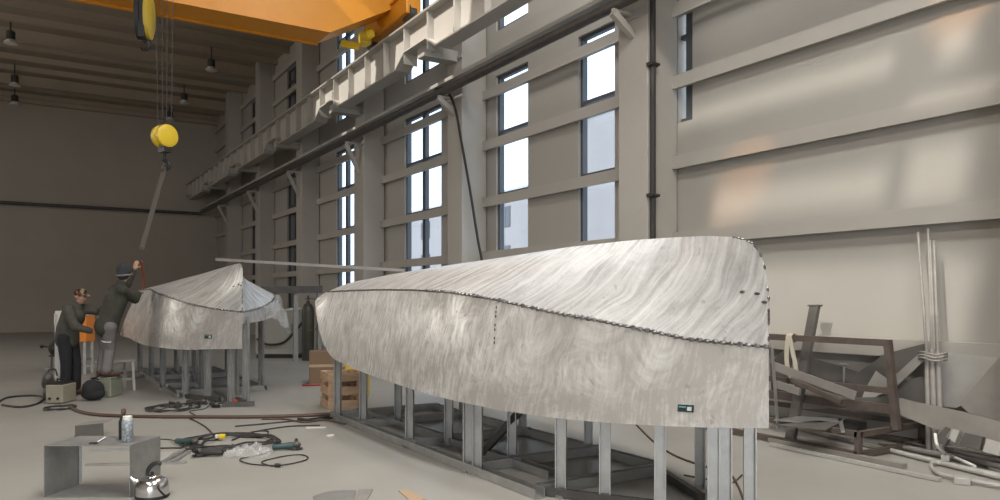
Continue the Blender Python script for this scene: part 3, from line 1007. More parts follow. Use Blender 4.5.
def hand(mb, wrist, d, up, curl=0.5, side=1):
    """palm, four bent fingers of different lengths, thumb off the side of the palm"""
    d, up = Vector(d).normalized(), Vector(up).normalized()
    sd = d.cross(up).normalized() * side
    up = (sd.cross(d) * side).normalized()
    q = Matrix((sd, d, up)).transposed()
    wrist = Vector(wrist)
    mb.ball(wrist + d * 0.045, (0.042, 0.055, 0.017), 12, q)
    for k, ln in enumerate((0.070, 0.080, 0.075, 0.058)):
        base = wrist + d * 0.085 + sd * (0.030 - 0.020 * k)
        p, dd = base, d.copy()
        pts = [base]
        for j, f in enumerate((0.45, 0.32, 0.23)):
            dd = (dd - up * curl * (0.35 + 0.25 * j)).normalized()
            p = p + dd * ln * f
            pts.append(p)
        limb(mb, pts, (0.0095, 0.009, 0.0085, 0.0075), 8)
    t0 = wrist + d * 0.025 + sd * 0.036
    t1 = t0 + (sd * 0.7 + d * 0.6 - up * 0.3 * curl).normalized() * 0.038
    t2 = t1 + (sd * 0.25 + d * 0.9 - up * 0.6 * curl).normalized() * 0.032
    limb(mb, [t0, t1, t2], (0.013, 0.0105, 0.009), 8)

def head_shape(mb, c, face, up=(0, 0, 1), s=1.0):
    f, u = Vector(face).normalized(), Vector(up)
    sd = f.cross(u).normalized()
    u = sd.cross(f).normalized()
    q = Matrix((sd, f, u)).transposed()
    c = Vector(c)
    P = lambda x, y, z: c + q @ Vector((x * s, y * s, z * s))
    mb.ball(P(0, -0.012, 0.025), (0.075 * s, 0.094 * s, 0.092 * s), 18, q)
    mb.ball(P(0, 0.018, -0.045), (0.058 * s, 0.066 * s, 0.072 * s), 16, q)
    mb.ball(P(0, 0.058, -0.092), (0.026 * s, 0.022 * s, 0.020 * s), 12, q)      # chin
    limb(mb, [P(0, 0.080, 0.010), P(0, 0.106, -0.030)], (0.010 * s, 0.016 * s), 10)  # nose
    for k in (-1, 1):
        mb.ball(P(k * 0.030, 0.078, 0.024), (0.024 * s, 0.012 * s, 0.008 * s), 10, q)  # brow
        mb.ball(P(k * 0.074, -0.008, -0.012), (0.010 * s, 0.018 * s, 0.030 * s), 10, q)  # ear
        mb.ball(P(k * 0.036, 0.062, -0.022), (0.020 * s, 0.016 * s, 0.020 * s), 10, q)  # cheek
    mb.ball(P(0, 0.078, -0.062), (0.022 * s, 0.010 * s, 0.009 * s), 10, q)      # lips
    return q, P

def eyes(P, q, parent, s=1.0):
    for k in (-1, 1):
        e = MB().ball(P(k * 0.031, 0.076, 0.004), (0.012 * s, 0.009 * s, 0.008 * s), 10, q).build('eye', M_white, parent, True)
        MB().ball(P(k * 0.031, 0.083, 0.004), (0.005 * s, 0.004 * s, 0.005 * s), 8, q).build('iris', M_black, e, True)

def make_person(label, loc, J, face, clothes, voxel=0.008):
    """J: joints in the person's own frame (a: to the picture's right, b: away, c: up)"""
    root = thing('person', label, 'person', loc, -YAW)
    Wm = WORLD[root.name]
    g = {k: (Wm @ Vector(v)) for k, v in J.items() if k != 'curl'}
    dirw = lambda v: (Wm.to_3x3() @ Vector(v))
    body = MB()
    limb(body, [g['pelvis'], g['waist'], g['chest'], g['neck0']], (0.120, 0.108, 0.118, 0.072))
    q0 = (g['sh_r'] - g['sh_l']).normalized()
    limb(body, [g['sh_l'].lerp(g['sh_r'], 0.12) - Vector((0, 0, .02)), g['sh_l'].lerp(g['sh_r'], 0.88) - Vector((0, 0, .02))], (0.056, 0.056))
    limb(body, [g['neck0'], g['head'] - Vector((0, 0, 0.06))], (0.060, 0.054))
    for sd in 'lr':
        limb(body, [g['sh_' + sd], g['el_' + sd], g['wr_' + sd]], (0.050, 0.042, 0.029))
        hand(body, g['wr_' + sd], g['hd_' + sd] - g['wr_' + sd], dirw(J['hup_' + sd]), J.get('curl', 0.6), 1 if sd == 'l' else -1)
        limb(body, [g['hip_' + sd], g['kn_' + sd], g['an_' + sd]], (0.088, 0.058, 0.042))
        limb(body, [g['an_' + sd] + Vector((0, 0, -0.035)), g['toe_' + sd]], (0.042, 0.030))
    q, P = head_shape(body, g['head'], dirw(face))
    remeshed(body, 'body', M_skin, root, voxel, 3)
    eyes(P, q, root)
    # jacket with sleeves, open cuffs end above the wrists
    jm = MB()
    limb(jm, [g['pelvis'] + (g['pelvis'] - g['waist']).normalized() * 0.04, g['waist'], g['chest'], g['neck0'] - Vector((0, 0, 0.02))], (0.178, 0.165, 0.172, 0.095), 18)
    q1 = (g['sh_r'] - g['sh_l'])
    for k in (0.12, 0.3, 0.7, 0.88):
        p = g['sh_l'].lerp(g['sh_r'], k)
        limb(jm, [p - Vector((0, 0, 0.02)), g['chest'].lerp(p, 0.55) - Vector((0, 0, 0.10)), g['waist'] + q1 * (k - 0.5) * 0.35], (0.085, 0.12, 0.13))
    for sd in 'lr':
        cuff = g['el_' + sd].lerp(g['wr_' + sd], 0.86)
        limb(jm, [g['sh_' + sd], g['el_' + sd], cuff], (0.088, 0.066, 0.050))
        ln = (g['el_' + sd] - g['sh_' + sd])
        limb(jm, [g['el_' + sd] - ln * 0.12, g['el_' + sd] + (cuff - g['el_' + sd]) * 0.12], (0.072, 0.070))
    limb(jm, [g['neck0'] - Vector((0, 0, 0.01)), g['neck0'] + (g['head'] - g['neck0']) * 0.22], (0.088, 0.078))
    remeshed(jm, 'jacket', clothes['jacket'], root, 0.014, 4)
    tm = MB()
    limb(tm, [g['pelvis'] + Vector((0, 0, 0.06)), g['pelvis'] - Vector((0, 0, 0.04))], (0.16, 0.15))
    for sd in 'lr':
        cuff = g['kn_' + sd].lerp(g['an_' + sd], 0.97)
        limb(tm, [g['hip_' + sd], g['kn_' + sd], cuff], (0.112, 0.083, 0.078))
        limb(tm, [g['pelvis'], g['hip_' + sd]], (0.14, 0.12))
    remeshed(tm, 'trousers', clothes['trousers'], root, 0.014, 4)
    for sd in 'lr':
        sm = MB()
        a, t = g['an_' + sd], g['toe_' + sd]
        h = (t - a); h.z = 0; h.normalize()
        limb(sm, [a + Vector((0, 0, 0.01)), a - h * 0.03 - Vector((0, 0, 0.04))], (0.055, 0.050))
        limb(sm, [a - h * 0.035 - Vector((0, 0, 0.045)), t], (0.047, 0.040))
        shoe = remeshed(sm, 'shoe', M_shoe, root, 0.01, 2)
        so_ = MB()
        mid = (a - h * 0.035).lerp(t, 0.5); mid.z = a.z - 0.092
        L_ = (t - a).length + 0.11
        so_.box(mid, (L_, 0.085, 0.018), math.atan2(h.y, h.x), bevel=0.006)
        so_.build('sole', M_black, shoe)
    return root, g, q, P

w1p = at(71, 395)
J1 = dict(pelvis=(-.06, 0, .93), waist=(-.05, 0, 1.06), chest=(.03, 0, 1.27), neck0=(.09, 0, 1.43), head=(.155, -.01, 1.575),
          sh_r=(.05, -.18, 1.37), sh_l=(.08, .18, 1.38), el_r=(.20, -.24, 1.10), wr_r=(.41, -.12, 1.02), hd_r=(.50, -.06, 1.02), hup_r=(0, 0, 1),
          el_l=(.33, .24, 1.33), wr_l=(.50, .10, 1.42), hd_l=(.59, .05, 1.45), hup_l=(0, 0, 1),
          hip_r=(-.05, -.09, .90), kn_r=(-.02, -.10, .50), an_r=(-.03, -.10, .105), toe_r=(.11, -.12, .045),
          hip_l=(-.05, .09, .90), kn_l=(.02, .10, .50), an_l=(.02, .10, .105), toe_l=(.16, .10, .045), curl=.5)
p1, g1, q1_, P1_ = make_person('worker in camouflage cap and olive jacket bracing a colleague from behind', w1p, J1, (0.95, -0.2, -0.22),
                               dict(jacket=M_jacket2, trousers=M_black_cloth))
M_camo = bpy.data.materials.new('camouflage_cloth')
M_camo.use_nodes = True
nt = M_camo.node_tree
tc = nt.nodes.new('ShaderNodeTexCoord'); nz = nt.nodes.new('ShaderNodeTexNoise'); cr_ = nt.nodes.new('ShaderNodeValToRGB')
nz.inputs['Scale'].default_value = 16
nt.links.new(tc.outputs['Object'], nz.inputs['Vector']); nt.links.new(nz.outputs[0], cr_.inputs[0])
cr_.color_ramp.interpolation = 'CONSTANT'
cr_.color_ramp.elements[0].color = (0.03, 0.02, 0.015, 1)
cr_.color_ramp.elements[1].position = 0.47; cr_.color_ramp.elements[1].color = (0.16, 0.07, 0.04, 1)
e_ = cr_.color_ramp.elements.new(0.56); e_.color = (0.30, 0.24, 0.17, 1)
nt.links.new(cr_.outputs[0], nt.nodes['Principled BSDF'].inputs['Base Color'])
nt.nodes['Principled BSDF'].inputs['Roughness'].default_value = 0.9
mb = MB()
mb.ball(P1_(0, -0.012, 0.048), (0.086, 0.105, 0.082), 18, q1_)
mb.ball(P1_(0, -0.01, 0.105), (0.080, 0.098, 0.030), 16, q1_)
remeshed(mb, 'cap', M_camo, p1, 0.008, 3)
MB().slab([P1_(x, yy, 0.042 - 0.18 * (yy - 0.09)) for x, yy in ((-.07, .07), (-.06, .13), (-.025, .165), (.025, .165), (.06, .13), (.07, .07))], 0.008).build('cap_peak', M_camo, p1)

w2p = at(106, 396.5)
J2 = dict(pelvis=(.02, 0, 1.14), waist=(.06, .02, 1.28), chest=(.13, .06, 1.52), neck0=(.18, .09, 1.74), head=(.235, .12, 1.955),
          sh_r=(.27, -.04, 1.68), sh_l=(.02, .20, 1.68), el_r=(.335, .25, 1.52), wr_r=(.255, .55, 1.63), hd_r=(.235, .66, 1.65), hup_r=(0, 0, 1),
          el_l=(.10, .46, 1.76), wr_l=(.185, .55, 2.03), hd_l=(.20, .57, 2.12), hup_l=(0.3, -0.9, 0.1),
          hip_r=(.08, -.06, 1.10), kn_r=(.05, .02, .74), an_r=(.05, -.08, .415), toe_r=(.15, .05, .355),
          hip_l=(-.05, .07, 1.10), kn_l=(-.10, .15, .74), an_l=(-.10, .06, .415), toe_l=(.01, .18, .355), curl=.8)
p2, g2, q2_, P2_ = make_person('worker in dark knit cap standing on a box and reaching for the hull edge', w2p, J2, (0.32, 0.93, 0.12),
                               dict(jacket=M_jacket, trousers=M_trousers))
mb = MB()
mb.ball(P2_(0, -0.012, 0.050), (0.104, 0.122, 0.115), 18, q2_)
mb.ball(P2_(0, -0.040, -0.015), (0.096, 0.098, 0.105), 18, q2_)
remeshed(mb, 'knit_cap', M_knit, p2, 0.009, 3)
bd = MB()
ring = [P2_(0.104 * math.cos(a), -0.02 + 0.118 * math.sin(a), -0.035) for a in [2 * math.pi * k / 28 for k in range(29)]]
bd.tube(ring, 0.012, 8, False)
bd.build('cap_band', mat('grey_knit_band', (0.20, 0.20, 0.20), 0.9), p2, True)
STRIPE = [-0.9 + 1.7 * k / 16 for k in range(17)]
# pale reflective stripe round the thigh
a, b_ = g2['hip_r'], g2['kn_r']
c0 = a.lerp(b_, 0.60)
dd = (b_ - a).normalized()
sd_ = dd.orthogonal().normalized(); up_ = dd.cross(sd_)
ring = [c0 + (sd_ * math.cos(t) + up_ * math.sin(t)) * 0.105 for t in STRIPE]
MB().tube(ring, 0.010, 6, False).build('reflective_stripe', M_white, p2, True)

# box the worker stands on
bx = thing('tool_box', 'pale green steel box under the feet of the worker in the knit cap', 'box', (w2p.x, w2p.y, 0), -YAW)
W_ = WORLD[bx.name]
Rz = -YAW
MB().box(W_ @ Vector((0.0, 0.04, 0.15)), (0.30, 0.36, 0.29), Rz, bevel=0.012).build('body', M_green, bx)
MB().box(W_ @ Vector((0.0, 0.04, 0.300)), (0.32, 0.38, 0.022), Rz, bevel=0.006).build('lid', M_green, bx)
mb = MB(); mb.lathe([(0.022, -0.01), (0.022, 0.004)], W_ @ Vector((0.02, -0.141, 0.08)), 16, Matrix.Rotation(Rz, 3, 'Z') @ Matrix.Rotation(math.pi / 2, 3, 'X'))
mb.build('socket', M_black, bx, True)

# lifting sling from the hook, and the orange strap down to the hull
hook_pt = Vector((2.02, 14.55, 3.88))
sl_end = g2['hd_l'] + Vector((0.08, 0.02, 0.22))
sg = thing('lifting_sling', 'long grey webbing sling hanging slack from the yellow hook block', 'sling', hook_pt)
n_ = 24
pts = [hook_pt.lerp(sl_end, k / n_) for k in range(n_ + 1)]
mb = MB()
for p, q in zip(pts, pts[1:]):
    mb.bar(p, q, 0.085, 0.014, (SI, CO, 0))
mb.build('webbing', M_webbing, sg)
MB().tube([hook_pt + Vector((0, 0, 0.08)), hook_pt + Vector((-.06, -.02, -.02)), hook_pt.lerp(sl_end, 0.06), hook_pt + Vector((.05, 0.02, -.02)), hook_pt + Vector((0, 0, 0.08))], 0.018, 8).build('top_eye', M_webbing, sg, True)
mb = MB()
for k in range(5):
    c_ = sl_end + Vector((0, 0, 0.03 - 0.045 * k))
    rr = []
    for j in range(13):
        t = 2 * math.pi * j / 12
        v = Vector((0.018 * math.cos(t), 0, 0.030 * math.sin(t)))
        if k % 2: v = Matrix.Rotation(math.pi / 2, 3, 'Z') @ v
        rr.append(c_ + v)
    mb.tube(rr, 0.007, 6, False)
mb.build('chain_links', M_darksteel, sg, True)
st0 = sl_end + Vector((0, 0, -0.18))
st1 = C2(5.0, -1) + Vector((-0.02, 0, 0.03))
mb = MB()
ps = spline([st0, st0.lerp(st1, 0.35) + Vector((0.03, 0, -0.08)), st0.lerp(st1, 0.7) + Vector((0.02, 0, -0.05)), st1], 6)
for p, q in zip(ps, ps[1:]):
    mb.bar(p, q, 0.06, 0.010, (SI, CO, 0))
tag(mb.build('orange_strap', M_orange_strap), 'orange strap running from the sling down to the hull edge', 'strap')
# ------------------------------------------------------------------ things round the workers
VR = -YAW
RV = Vector((CO, -SI, 0))      # to the picture's right
FV = Vector((SI, CO, 0))       # away from the camera
UZ = Vector((0, 0, 1))

def tbox(name, label, cat, px, size, material, rz=VR, group=None, **k):
    p = at(*px) + FV * (size[1] / 2)
    t = thing(name, label, cat, p, rz, group)
    return t, p

# cream welding set with dark clutter on it
t, p = tbox('welding_set', 'small cream welding set with dark lid by the crouching worker\'s feet', 'machine', (54, 404), (0.25, 0.36, .3), M_cream)
W_ = WORLD[t.name]
MB().box(W_ @ Vector((0, 0, .145)), (.25, .36, .27), VR, bevel=.015).build('housing', M_cream, t)
MB().box(W_ @ Vector((0, 0, .29)), (.23, .34, .03), VR, bevel=.01).build('lid', M_black, t)
MB().tube([W_ @ Vector((-.06, 0, .31)), W_ @ Vector((-.06, 0, .345)), W_ @ Vector((.06, 0, .345)), W_ @ Vector((.06, 0, .31))], .012, 8).build('handle', M_black, t, True)
mb = MB()
for k in (-1, 1):
    mb.lathe([(.018, 0), (.018, .02)], W_ @ Vector((k * .06, -.18, .08)), 14, Matrix.Rotation(VR, 3, 'Z') @ Matrix.Rotation(math.pi / 2, 3, 'X'))
mb.build('socket', M_black, t, True)
t, p = tbox('tool_bag', 'dark lumpy bag slumped behind the cream welding set', 'bag', (48, 400.5), (.24, .2, .4), M_darksteel)
m_ = MB()
for k in range(6):
    m_.ball(p + Vector((random.uniform(-.06, .06), random.uniform(-.06, .06), .11 + .045 * k)), (.11 - .006 * k, .11 - .006 * k, .10), 12)
remeshed(m_, 'bag_body', M_darksteel, t, .016, 5)
MB().tube(spline([p + Vector((-.06, 0, .36)), p + Vector((-.03, 0, .46)), p + Vector((.04, 0, .46)), p + Vector((.07, 0, .36))]), .012, 8).build('carry_strap', M_rubber, t, True)

# black sack
t = thing('black_sack', 'black sagging sack between the cream welding set and the green box', 'bag', at(89, 401.5))
m_ = MB()
c_ = at(89, 401.5) + FV * .12
for k in range(14):
    a = random.uniform(0, 6.28)
    r = random.uniform(0, .06)
    m_.ball(c_ + Vector((r * math.cos(a), r * math.sin(a), random.uniform(.12, .20))), random.uniform(.085, .14), 12)
m_.ball(c_ + Vector((0, 0, .10)), (.17, .15, .10), 14)
remeshed(m_, 'sack_body', M_black_cloth, t, .015, 5)
mb = MB(); mb.tube([c_ + Vector((0.02 + .05 * math.cos(k), .05 * math.sin(k), .31 + .008 * k)) for k in range(8)], .012, 8)
mb.build('gathered_neck', M_black_cloth, t, True)

# trestle stool behind the box
t = thing('trestle_stool', 'pale trestle stool standing behind the green box', 'stool', at(113, 392))
c_ = at(113, 392)
WM = Matrix.Translation(c_) @ Matrix.Rotation(VR - 0.5, 4, 'Z')
MB().box(WM @ Vector((0, .05, .50)), (.26, .55, .035), VR - 0.5, bevel=.006).build('top', M_platelight, t)
for sx in (-1, 1):
    for sy in (-1, 1):
        MB().bar(WM @ Vector((sx * .11, .05 + sy * .23, .48)), WM @ Vector((sx * .12, .05 + sy * .25, 0)), .04, .04).build('leg', M_platelight, t)
MB().bar(WM @ Vector((.115, -.19, .2)), WM @ Vector((.115, .29, .2)), .03, .03).build('stretcher', M_platelight, t)

# orange and white machine with post behind the crouching worker
z_ = 15.2
def dp(x, y, zz=z_): return at_depth(x, y, zz)
base = at_depth(69, 298 + FOC * EYE / z_, z_)
t = thing('machine_cabinet', 'orange and white machine cabinet on legs behind the crouching worker', 'machine', base, VR)
W_ = WORLD[t.name]
MB().box(W_ @ Vector((.02, .2, .93)), (.62, .36, .55), VR, bevel=.02).build('body', M_orangebox, t)
MB().box(W_ @ Vector((.02, .2, 1.24)), (.64, .38, .10), VR, bevel=.02).build('top_cover', M_white, t)
MB().box(W_ @ Vector((-.24, .012, 1.10)), (.13, .02, .26), VR).build('control_panel', M_white, t)
for sx in (-.24, .28):
    for sy in (.06, .34):
        MB().bar(W_ @ Vector((sx, sy, .68)), W_ @ Vector((sx, sy, 0)), .05, .05).build('leg', M_galv, t)
MB().box(W_ @ Vector((.02, .2, .3)), (.56, .30, .03), VR).build('shelf', M_galv, t)
tag(MB().bar(at_depth(56, 314, 14.6), at_depth(56, 298 + FOC * EYE / 14.6, 14.6), .045, .045).build('steel_post', M_platelight), 'thin pale upright post in front of the orange machine', 'post')

b_ = at(55, 372)
t = thing('electric_motor', 'round black motor on a low stand behind the crouching worker', 'motor', b_, VR)
W_ = WORLD[t.name]
R_ = Matrix.Rotation(VR, 3, 'Z') @ Matrix.Rotation(math.pi / 2, 3, 'X')
MB().lathe([(.10, -.20), (.19, -.17), (.20, .16), (.12, .20)], W_ @ Vector((0, .25, .50)), 24, R_).build('motor_body', M_black, t, True)
MB().lathe([(.03, .20), (.03, .34)], W_ @ Vector((0, .25, .50)), 12, R_).build('shaft', M_darksteel, t, True)
MB().box(W_ @ Vector((.12, .1, .62)), (.14, .12, .12), VR, bevel=.01).build('terminal_box', M_darksteel, t)
mb = MB()
for sx in (-.13, .13):
    for sy in (.1, .4):
        mb.bar(W_ @ Vector((sx, sy, .34)), W_ @ Vector((sx, sy, 0)), .04, .04)
mb.box(W_ @ Vector((0, .25, .33)), (.34, .38, .03), VR)
mb.build('stand', M_darksteel, t)
mb = MB(); mb.tube([W_ @ Vector((-.2, .25, .50)), W_ @ Vector((-.42, .25, .52))], .018, 8); mb.ball(W_ @ Vector((-.43, .25, .52)), .04, 10)
mb.build('lever', M_black, t, True)

# sheet offcuts on the floor behind and under the smaller hull
offs = [((60, 369), .7, .35, .3, 'pale sheet offcut on the floor behind the crouching worker'),
        ((84, 367), .6, .3, -.4, 'pale sheet offcut on the floor between the two workers'),
        ((132, 378), .55, .25, .8, 'pale sheet offcut on the floor under the far end of the smaller hull'),
        ((124, 371), .5, .3, .2, 'thin pale offcut on the floor beyond the trestle stool')]
for (px, L_, W__, rz, lab) in offs:
    p = at(*px)
    t = thing('sheet_offcut', lab, 'sheet metal', p, rz, 'sheet offcuts by the smaller hull')
    Wm = WORLD[t.name]
    MB().slab([Wm @ Vector(v) for v in ((-L_/2, -W__/2, .012), (L_/2, -W__/3, .012), (L_/2 - .1, W__/2, .012), (-L_/2 + .05, W__/3, .012))], .008).build('plate', M_platelight, t)
    MB().bar(Wm @ Vector((-L_/2, -W__/2, .03)), Wm @ Vector((L_/2, -W__/3, .03)), .006, .05).build('bent_lip', M_platelight, t)

# ------------------------------------------------------------------ between the hulls
zc = 19.3
def flo(x, z): return at_depth(x, HOR + FOC * EYE / z, z)
b_ = flo(277, zc)
t = thing('grey_cabinet', 'grey steel machine cabinet standing beyond the smaller hull', 'cabinet', b_, VR)
W_ = WORLD[t.name]
MB().box(W_ @ Vector((0, .3, .66)), (1.12, .60, 1.12), VR, bevel=.02).build('body', M_greycab, t)
MB().box(W_ @ Vector((0, .3, .05)), (1.06, .54, .10), VR).build('plinth', M_black, t)
MB().box(W_ @ Vector((.02, .0, .70)), (.94, .02, .86), VR, bevel=.006).build('door', M_greycab, t)
MB().tube([W_ @ Vector((.40, -.02, .70)), W_ @ Vector((.40, -.05, .72)), W_ @ Vector((.40, -.05, .86)), W_ @ Vector((.40, -.02, .88))], .012, 8).build('handle', M_darksteel, t, True)
mb = MB(); mb.tube(spline([W_ @ Vector(v) for v in ((-.5, -.06, .5), (-.2, -.10, .36), (.2, -.10, .42), (.5, -.08, .72), (.7, -.08, .95))]), .03, 8)
tag(mb.build('black_hose', M_hose, None, True), 'black hose sagging across the front of the grey cabinet', 'hose')
mb = MB()
for i in range(5):
    mb.box(W_ @ Vector((.28 + .03 * i, .15 + .05 * i, 1.235 + .012 * i)), (.34 - .03 * i, .26, .014), VR + .25 * i)
tag(mb.build('white_papers', M_white), 'white crumpled papers lying on top of the grey cabinet', 'paper')
# small crate of pale parts
m_ = MB()
mb = thing('parts_bin', 'pale bin of metal parts on top of the grey cabinet', 'bin', W_ @ Vector((-.25, .3, 1.225)), VR)
Wb = WORLD[mb.name]
q = MB()
for (c_, s_) in (((0, 0, .01), (.4, .3, .02)), ((0, -.15, .09), (.4, .015, .18)), ((0, .15, .09), (.4, .015, .18)), ((-.2, 0, .09), (.015, .3, .18)), ((.2, 0, .09), (.015, .3, .18))):
    q.box(Wb @ Vector(c_), s_, VR)
q.build('tray', M_platelight, mb)
for k in range(5):
    MB().tube([Wb @ Vector((-.12 + .06 * k, -.1, .12)), Wb @ Vector((-.10 + .06 * k, .1, .24))], .018, 8).build('metal_part', M_alu, mb, True)

def gas_cylinder(px, z, label, h=1.42, r=.15):
    b = flo(px, z)
    t = thing('gas_cylinder', label, 'gas cylinder', b, 0)
    MB().lathe([(r * .9, 0), (r, .03), (r, h - .22), (r * .92, h - .12), (r * .62, h - .03), (r * .30, h), (r * .28, h + .05)], b, 24).build('bottle', M_cyl, t, True)
    v = MB()
    v.tube([b + UZ * (h + .05), b + UZ * (h + .17)], .022, 10)
    v.tube([b + UZ * (h + .11) - RV * .07, b + UZ * (h + .11) + RV * .06], .014, 8)
    v.lathe([(.035, 0), (.035, .02)], b + UZ * (h + .17), 14)
    v.build('valve', M_darksteel, t, True)
    return b, t
gb, gt = gas_cylinder(308, 18.6, 'dark gas cylinder standing beside the grey cabinet')
tag(MB().tube(spline([gb + UZ * 1.53 + RV * .06, gb + RV * .22 + UZ * 1.5 - FV * .1, gb + RV * .32 + UZ * 1.2 - FV * .15, gb + RV * .25 + UZ * .8 - FV * .2, gb + RV * .05 + UZ * .75 - FV * .2]), .010, 6).build('gas_hose', M_webbing, None, True),
    'thin grey hose curling off the gas cylinder valve', 'hose')

# dark bench beam on posts
p0, p1 = at_depth(262, 290, 18.0), at_depth(322, 289.5, 18.6)
t = thing('steel_gantry', 'dark steel beam on posts standing behind the grey cabinet', 'gantry', flo(295, 18.4))
MB().bar(p0, p1, .20, .17).build('cross_beam', M_darksteel, t)
for k in (.55, .95):
    p = p0.lerp(p1, k)
    MB().channel((p.x, p.y, 0), (p.x, p.y, p.z - .085), .10, .09, .01).build('post', M_galv, t)

# wooden crate under the stern
cb = at(331, 409.5)
t = thing('wooden_crate', 'slatted pine crate on the floor under the stern of the large hull', 'crate', cb, VR + .42)
W_ = WORLD[t.name]
cw, cd, ch = .46, .52, .50
# local: x right, y away; near left corner is the reference pixel corner
ox, oy = .20, .26
for sx in (-1, 1):
    for sy in (-1, 1):
        MB().box(W_ @ Vector((ox + sx * (cw / 2 - .035), oy + sy * (cd / 2 - .035), ch / 2)), (.07, .07, ch), VR + .42).build('corner_post', M_wood, t)
for z in (.06, .25, .44):
    for sy in (-1, 1):
        MB().box(W_ @ Vector((ox, oy + sy * (cd / 2 + .008), z)), (cw + .03, .018, .115), VR + .42).build('slat', M_wood, t)
    for sx in (-1, 1):
        MB().box(W_ @ Vector((ox + sx * (cw / 2 + .008), oy, z)), (.018, cd, .115), VR + .42).build('slat', M_wood, t)
MB().box(W_ @ Vector((ox, oy, .02)), (cw, cd, .03), VR + .42).build('bottom_board', M_wood, t)
MB().box(W_ @ Vector((ox, oy, .40)), (cw - .06, cd - .06, .10), VR + .42).build('contents', mat('cardboard_dark', (.20, .13, .08), .85), t)
t = thing('yellow_box', 'yellow plastic box on the floor behind the pine crate', 'box', at(352, 401) + FV * .3, VR)
W_ = WORLD[t.name]
MB().box(W_ @ Vector((0, .15, .25)), (.34, .26, .48), VR, bevel=.02).build('body', M_yellow, t)
MB().box(W_ @ Vector((0, .15, .505)), (.36, .28, .04), VR, bevel=.012).build('lid', M_yellow, t)
t = thing('brown_carton', 'brown carton standing on the floor beyond the pine crate', 'box', flo(327, 13.4), VR + .2)
W_ = WORLD[t.name]
MB().box(W_ @ Vector((0, .2, .30)), (.62, .4, .6), VR + .2, bevel=.006).build('carton', mat('cardboard_dark', (.20, .13, .08), .85), t)
MB().box(W_ @ Vector((0, -.003, .34)), (.62, .004, .05), VR + .2).build('tape', M_card, t)
tag(MB().tube(spline([W_ @ Vector(v) for v in ((-.42, -.12, .02), (-.25, -.16, .02), (0, -.10, .02), (.2, -.14, .02), (.4, -.10, .02), (.6, -.1, .02))]), .018, 8).build('red_hose', mat('red_hose', (.30, .05, .035), .5), None, True),
    'thin red hose lying on the floor before the brown carton', 'hose')

# ------------------------------------------------------------------ foreground left
fb = at(44, 498)
t = thing('sheet_metal_frame', 'open-ended grey sheet metal box used as a low bench', 'metal box', fb, VR)
W_ = WORLD[t.name]
bw, bd_, bh, sk = .665, .40, .405, .09
def fv(x, y, z): return W_ @ Vector((x + sk * y / bd_ * .6, y, z))
M_zinc = mat('worn_zinc_sheet', (.36, .36, .355), .42, .55, .25, 4)
MB().slab([fv(0, 0, bh), fv(bw, 0, bh), fv(bw, bd_, bh), fv(0, bd_, bh)], .006).build('top_sheet', M_zinc, t)
MB().slab([fv(0, 0, .004), fv(bw, 0, .004), fv(bw, bd_, .004), fv(0, bd_, .004)], .006).build('bottom_sheet', M_zinc, t)
MB().slab([fv(0, 0, 0), fv(0, bd_, 0), fv(0, bd_, bh), fv(0, 0, bh)], .006).build('side_sheet', M_zinc, t)
MB().slab([fv(bw, 0, 0), fv(bw, bd_, 0), fv(bw, bd_, bh), fv(bw, 0, bh)], .006).build('side_sheet', M_zinc, t)
for x in (0.012, bw - .012):
    MB().bar(fv(x, bd_ - .01, 0.01), fv(x, bd_ - .01, bh), .022, .006).build('folded_edge', M_zinc, t)
top_z = bh + .004

def spray_can(px, label, body, capm, h, r, hz):
    p = at(px[0], px[1], hz)
    t = thing('spray_can', label, 'spray can', p)
    MB().lathe([(r * .94, 0), (r, .006), (r, h * .80), (r * .85, h * .86), (r * .55, h * .89)], p, 24).build('can', body, t, True)
    MB().lathe([(r * .82, h * .84), (r * .82, h * .985), (r * .72, h)], p, 24).build('cap', capm, t, True)
    return t, p
lab = mat('can_print', (.28, .31, .34), .4, .2, .7, 45)
spray_can((127.5, 441.5), 'grey printed can with white cap on the sheet metal box', lab, M_white, .205, .042, top_z)
p = at(123.5, 439, top_z)
t = thing('dark_bottle', 'dark brown bottle standing just behind the white-capped can', 'bottle', p)
MB().lathe([(.034, 0), (.036, .01), (.036, .14), (.026, .17), (.014, .19), (.014, .205)], p, 20).build('bottle_body', M_black, t, True)
MB().lathe([(.018, .205), (.019, .235), (.012, .245)], p, 16).build('bottle_cap', M_shoe, t, True)
p = at(98, 442, top_z)
t = thing('marker_pen', 'white marker with dark tip lying on the sheet metal box', 'pen', p)
a_, b_ = at(97, 442.5, top_z + .008), at(105, 437.5, top_z + .008)
MB().tube([a_, b_], .008, 10).build('barrel', M_white, t, True)
MB().tube([a_ - (b_ - a_) * .18, a_], [.004, .0075], 10).build('tip', M_black, t, True)
p = at(93, 443, top_z + .006)
tag(MB().box(p, (.055, .03, .012), VR + .3, bevel=.004).build('dark_clip', M_black), 'small dark scrap lying beside the white marker', 'scrap')

# bent steel angle behind
p = at(75, 437.5)
t = thing('steel_angle', 'short bent steel angle standing on the floor behind the metal box', 'steel angle', p, VR)
W_ = WORLD[t.name]
MB().slab([W_ @ Vector(v) for v in ((0, 0, 0), (.29, .05, 0), (.29, .05, .15), (0, 0, .13))], .006).build('upright_leaf', M_platedark, t)
MB().slab([W_ @ Vector(v) for v in ((0, 0, .13), (.29, .05, .15), (.30, .22, .165), (.04, .17, .15))], .006).build('top_leaf', M_plate, t)

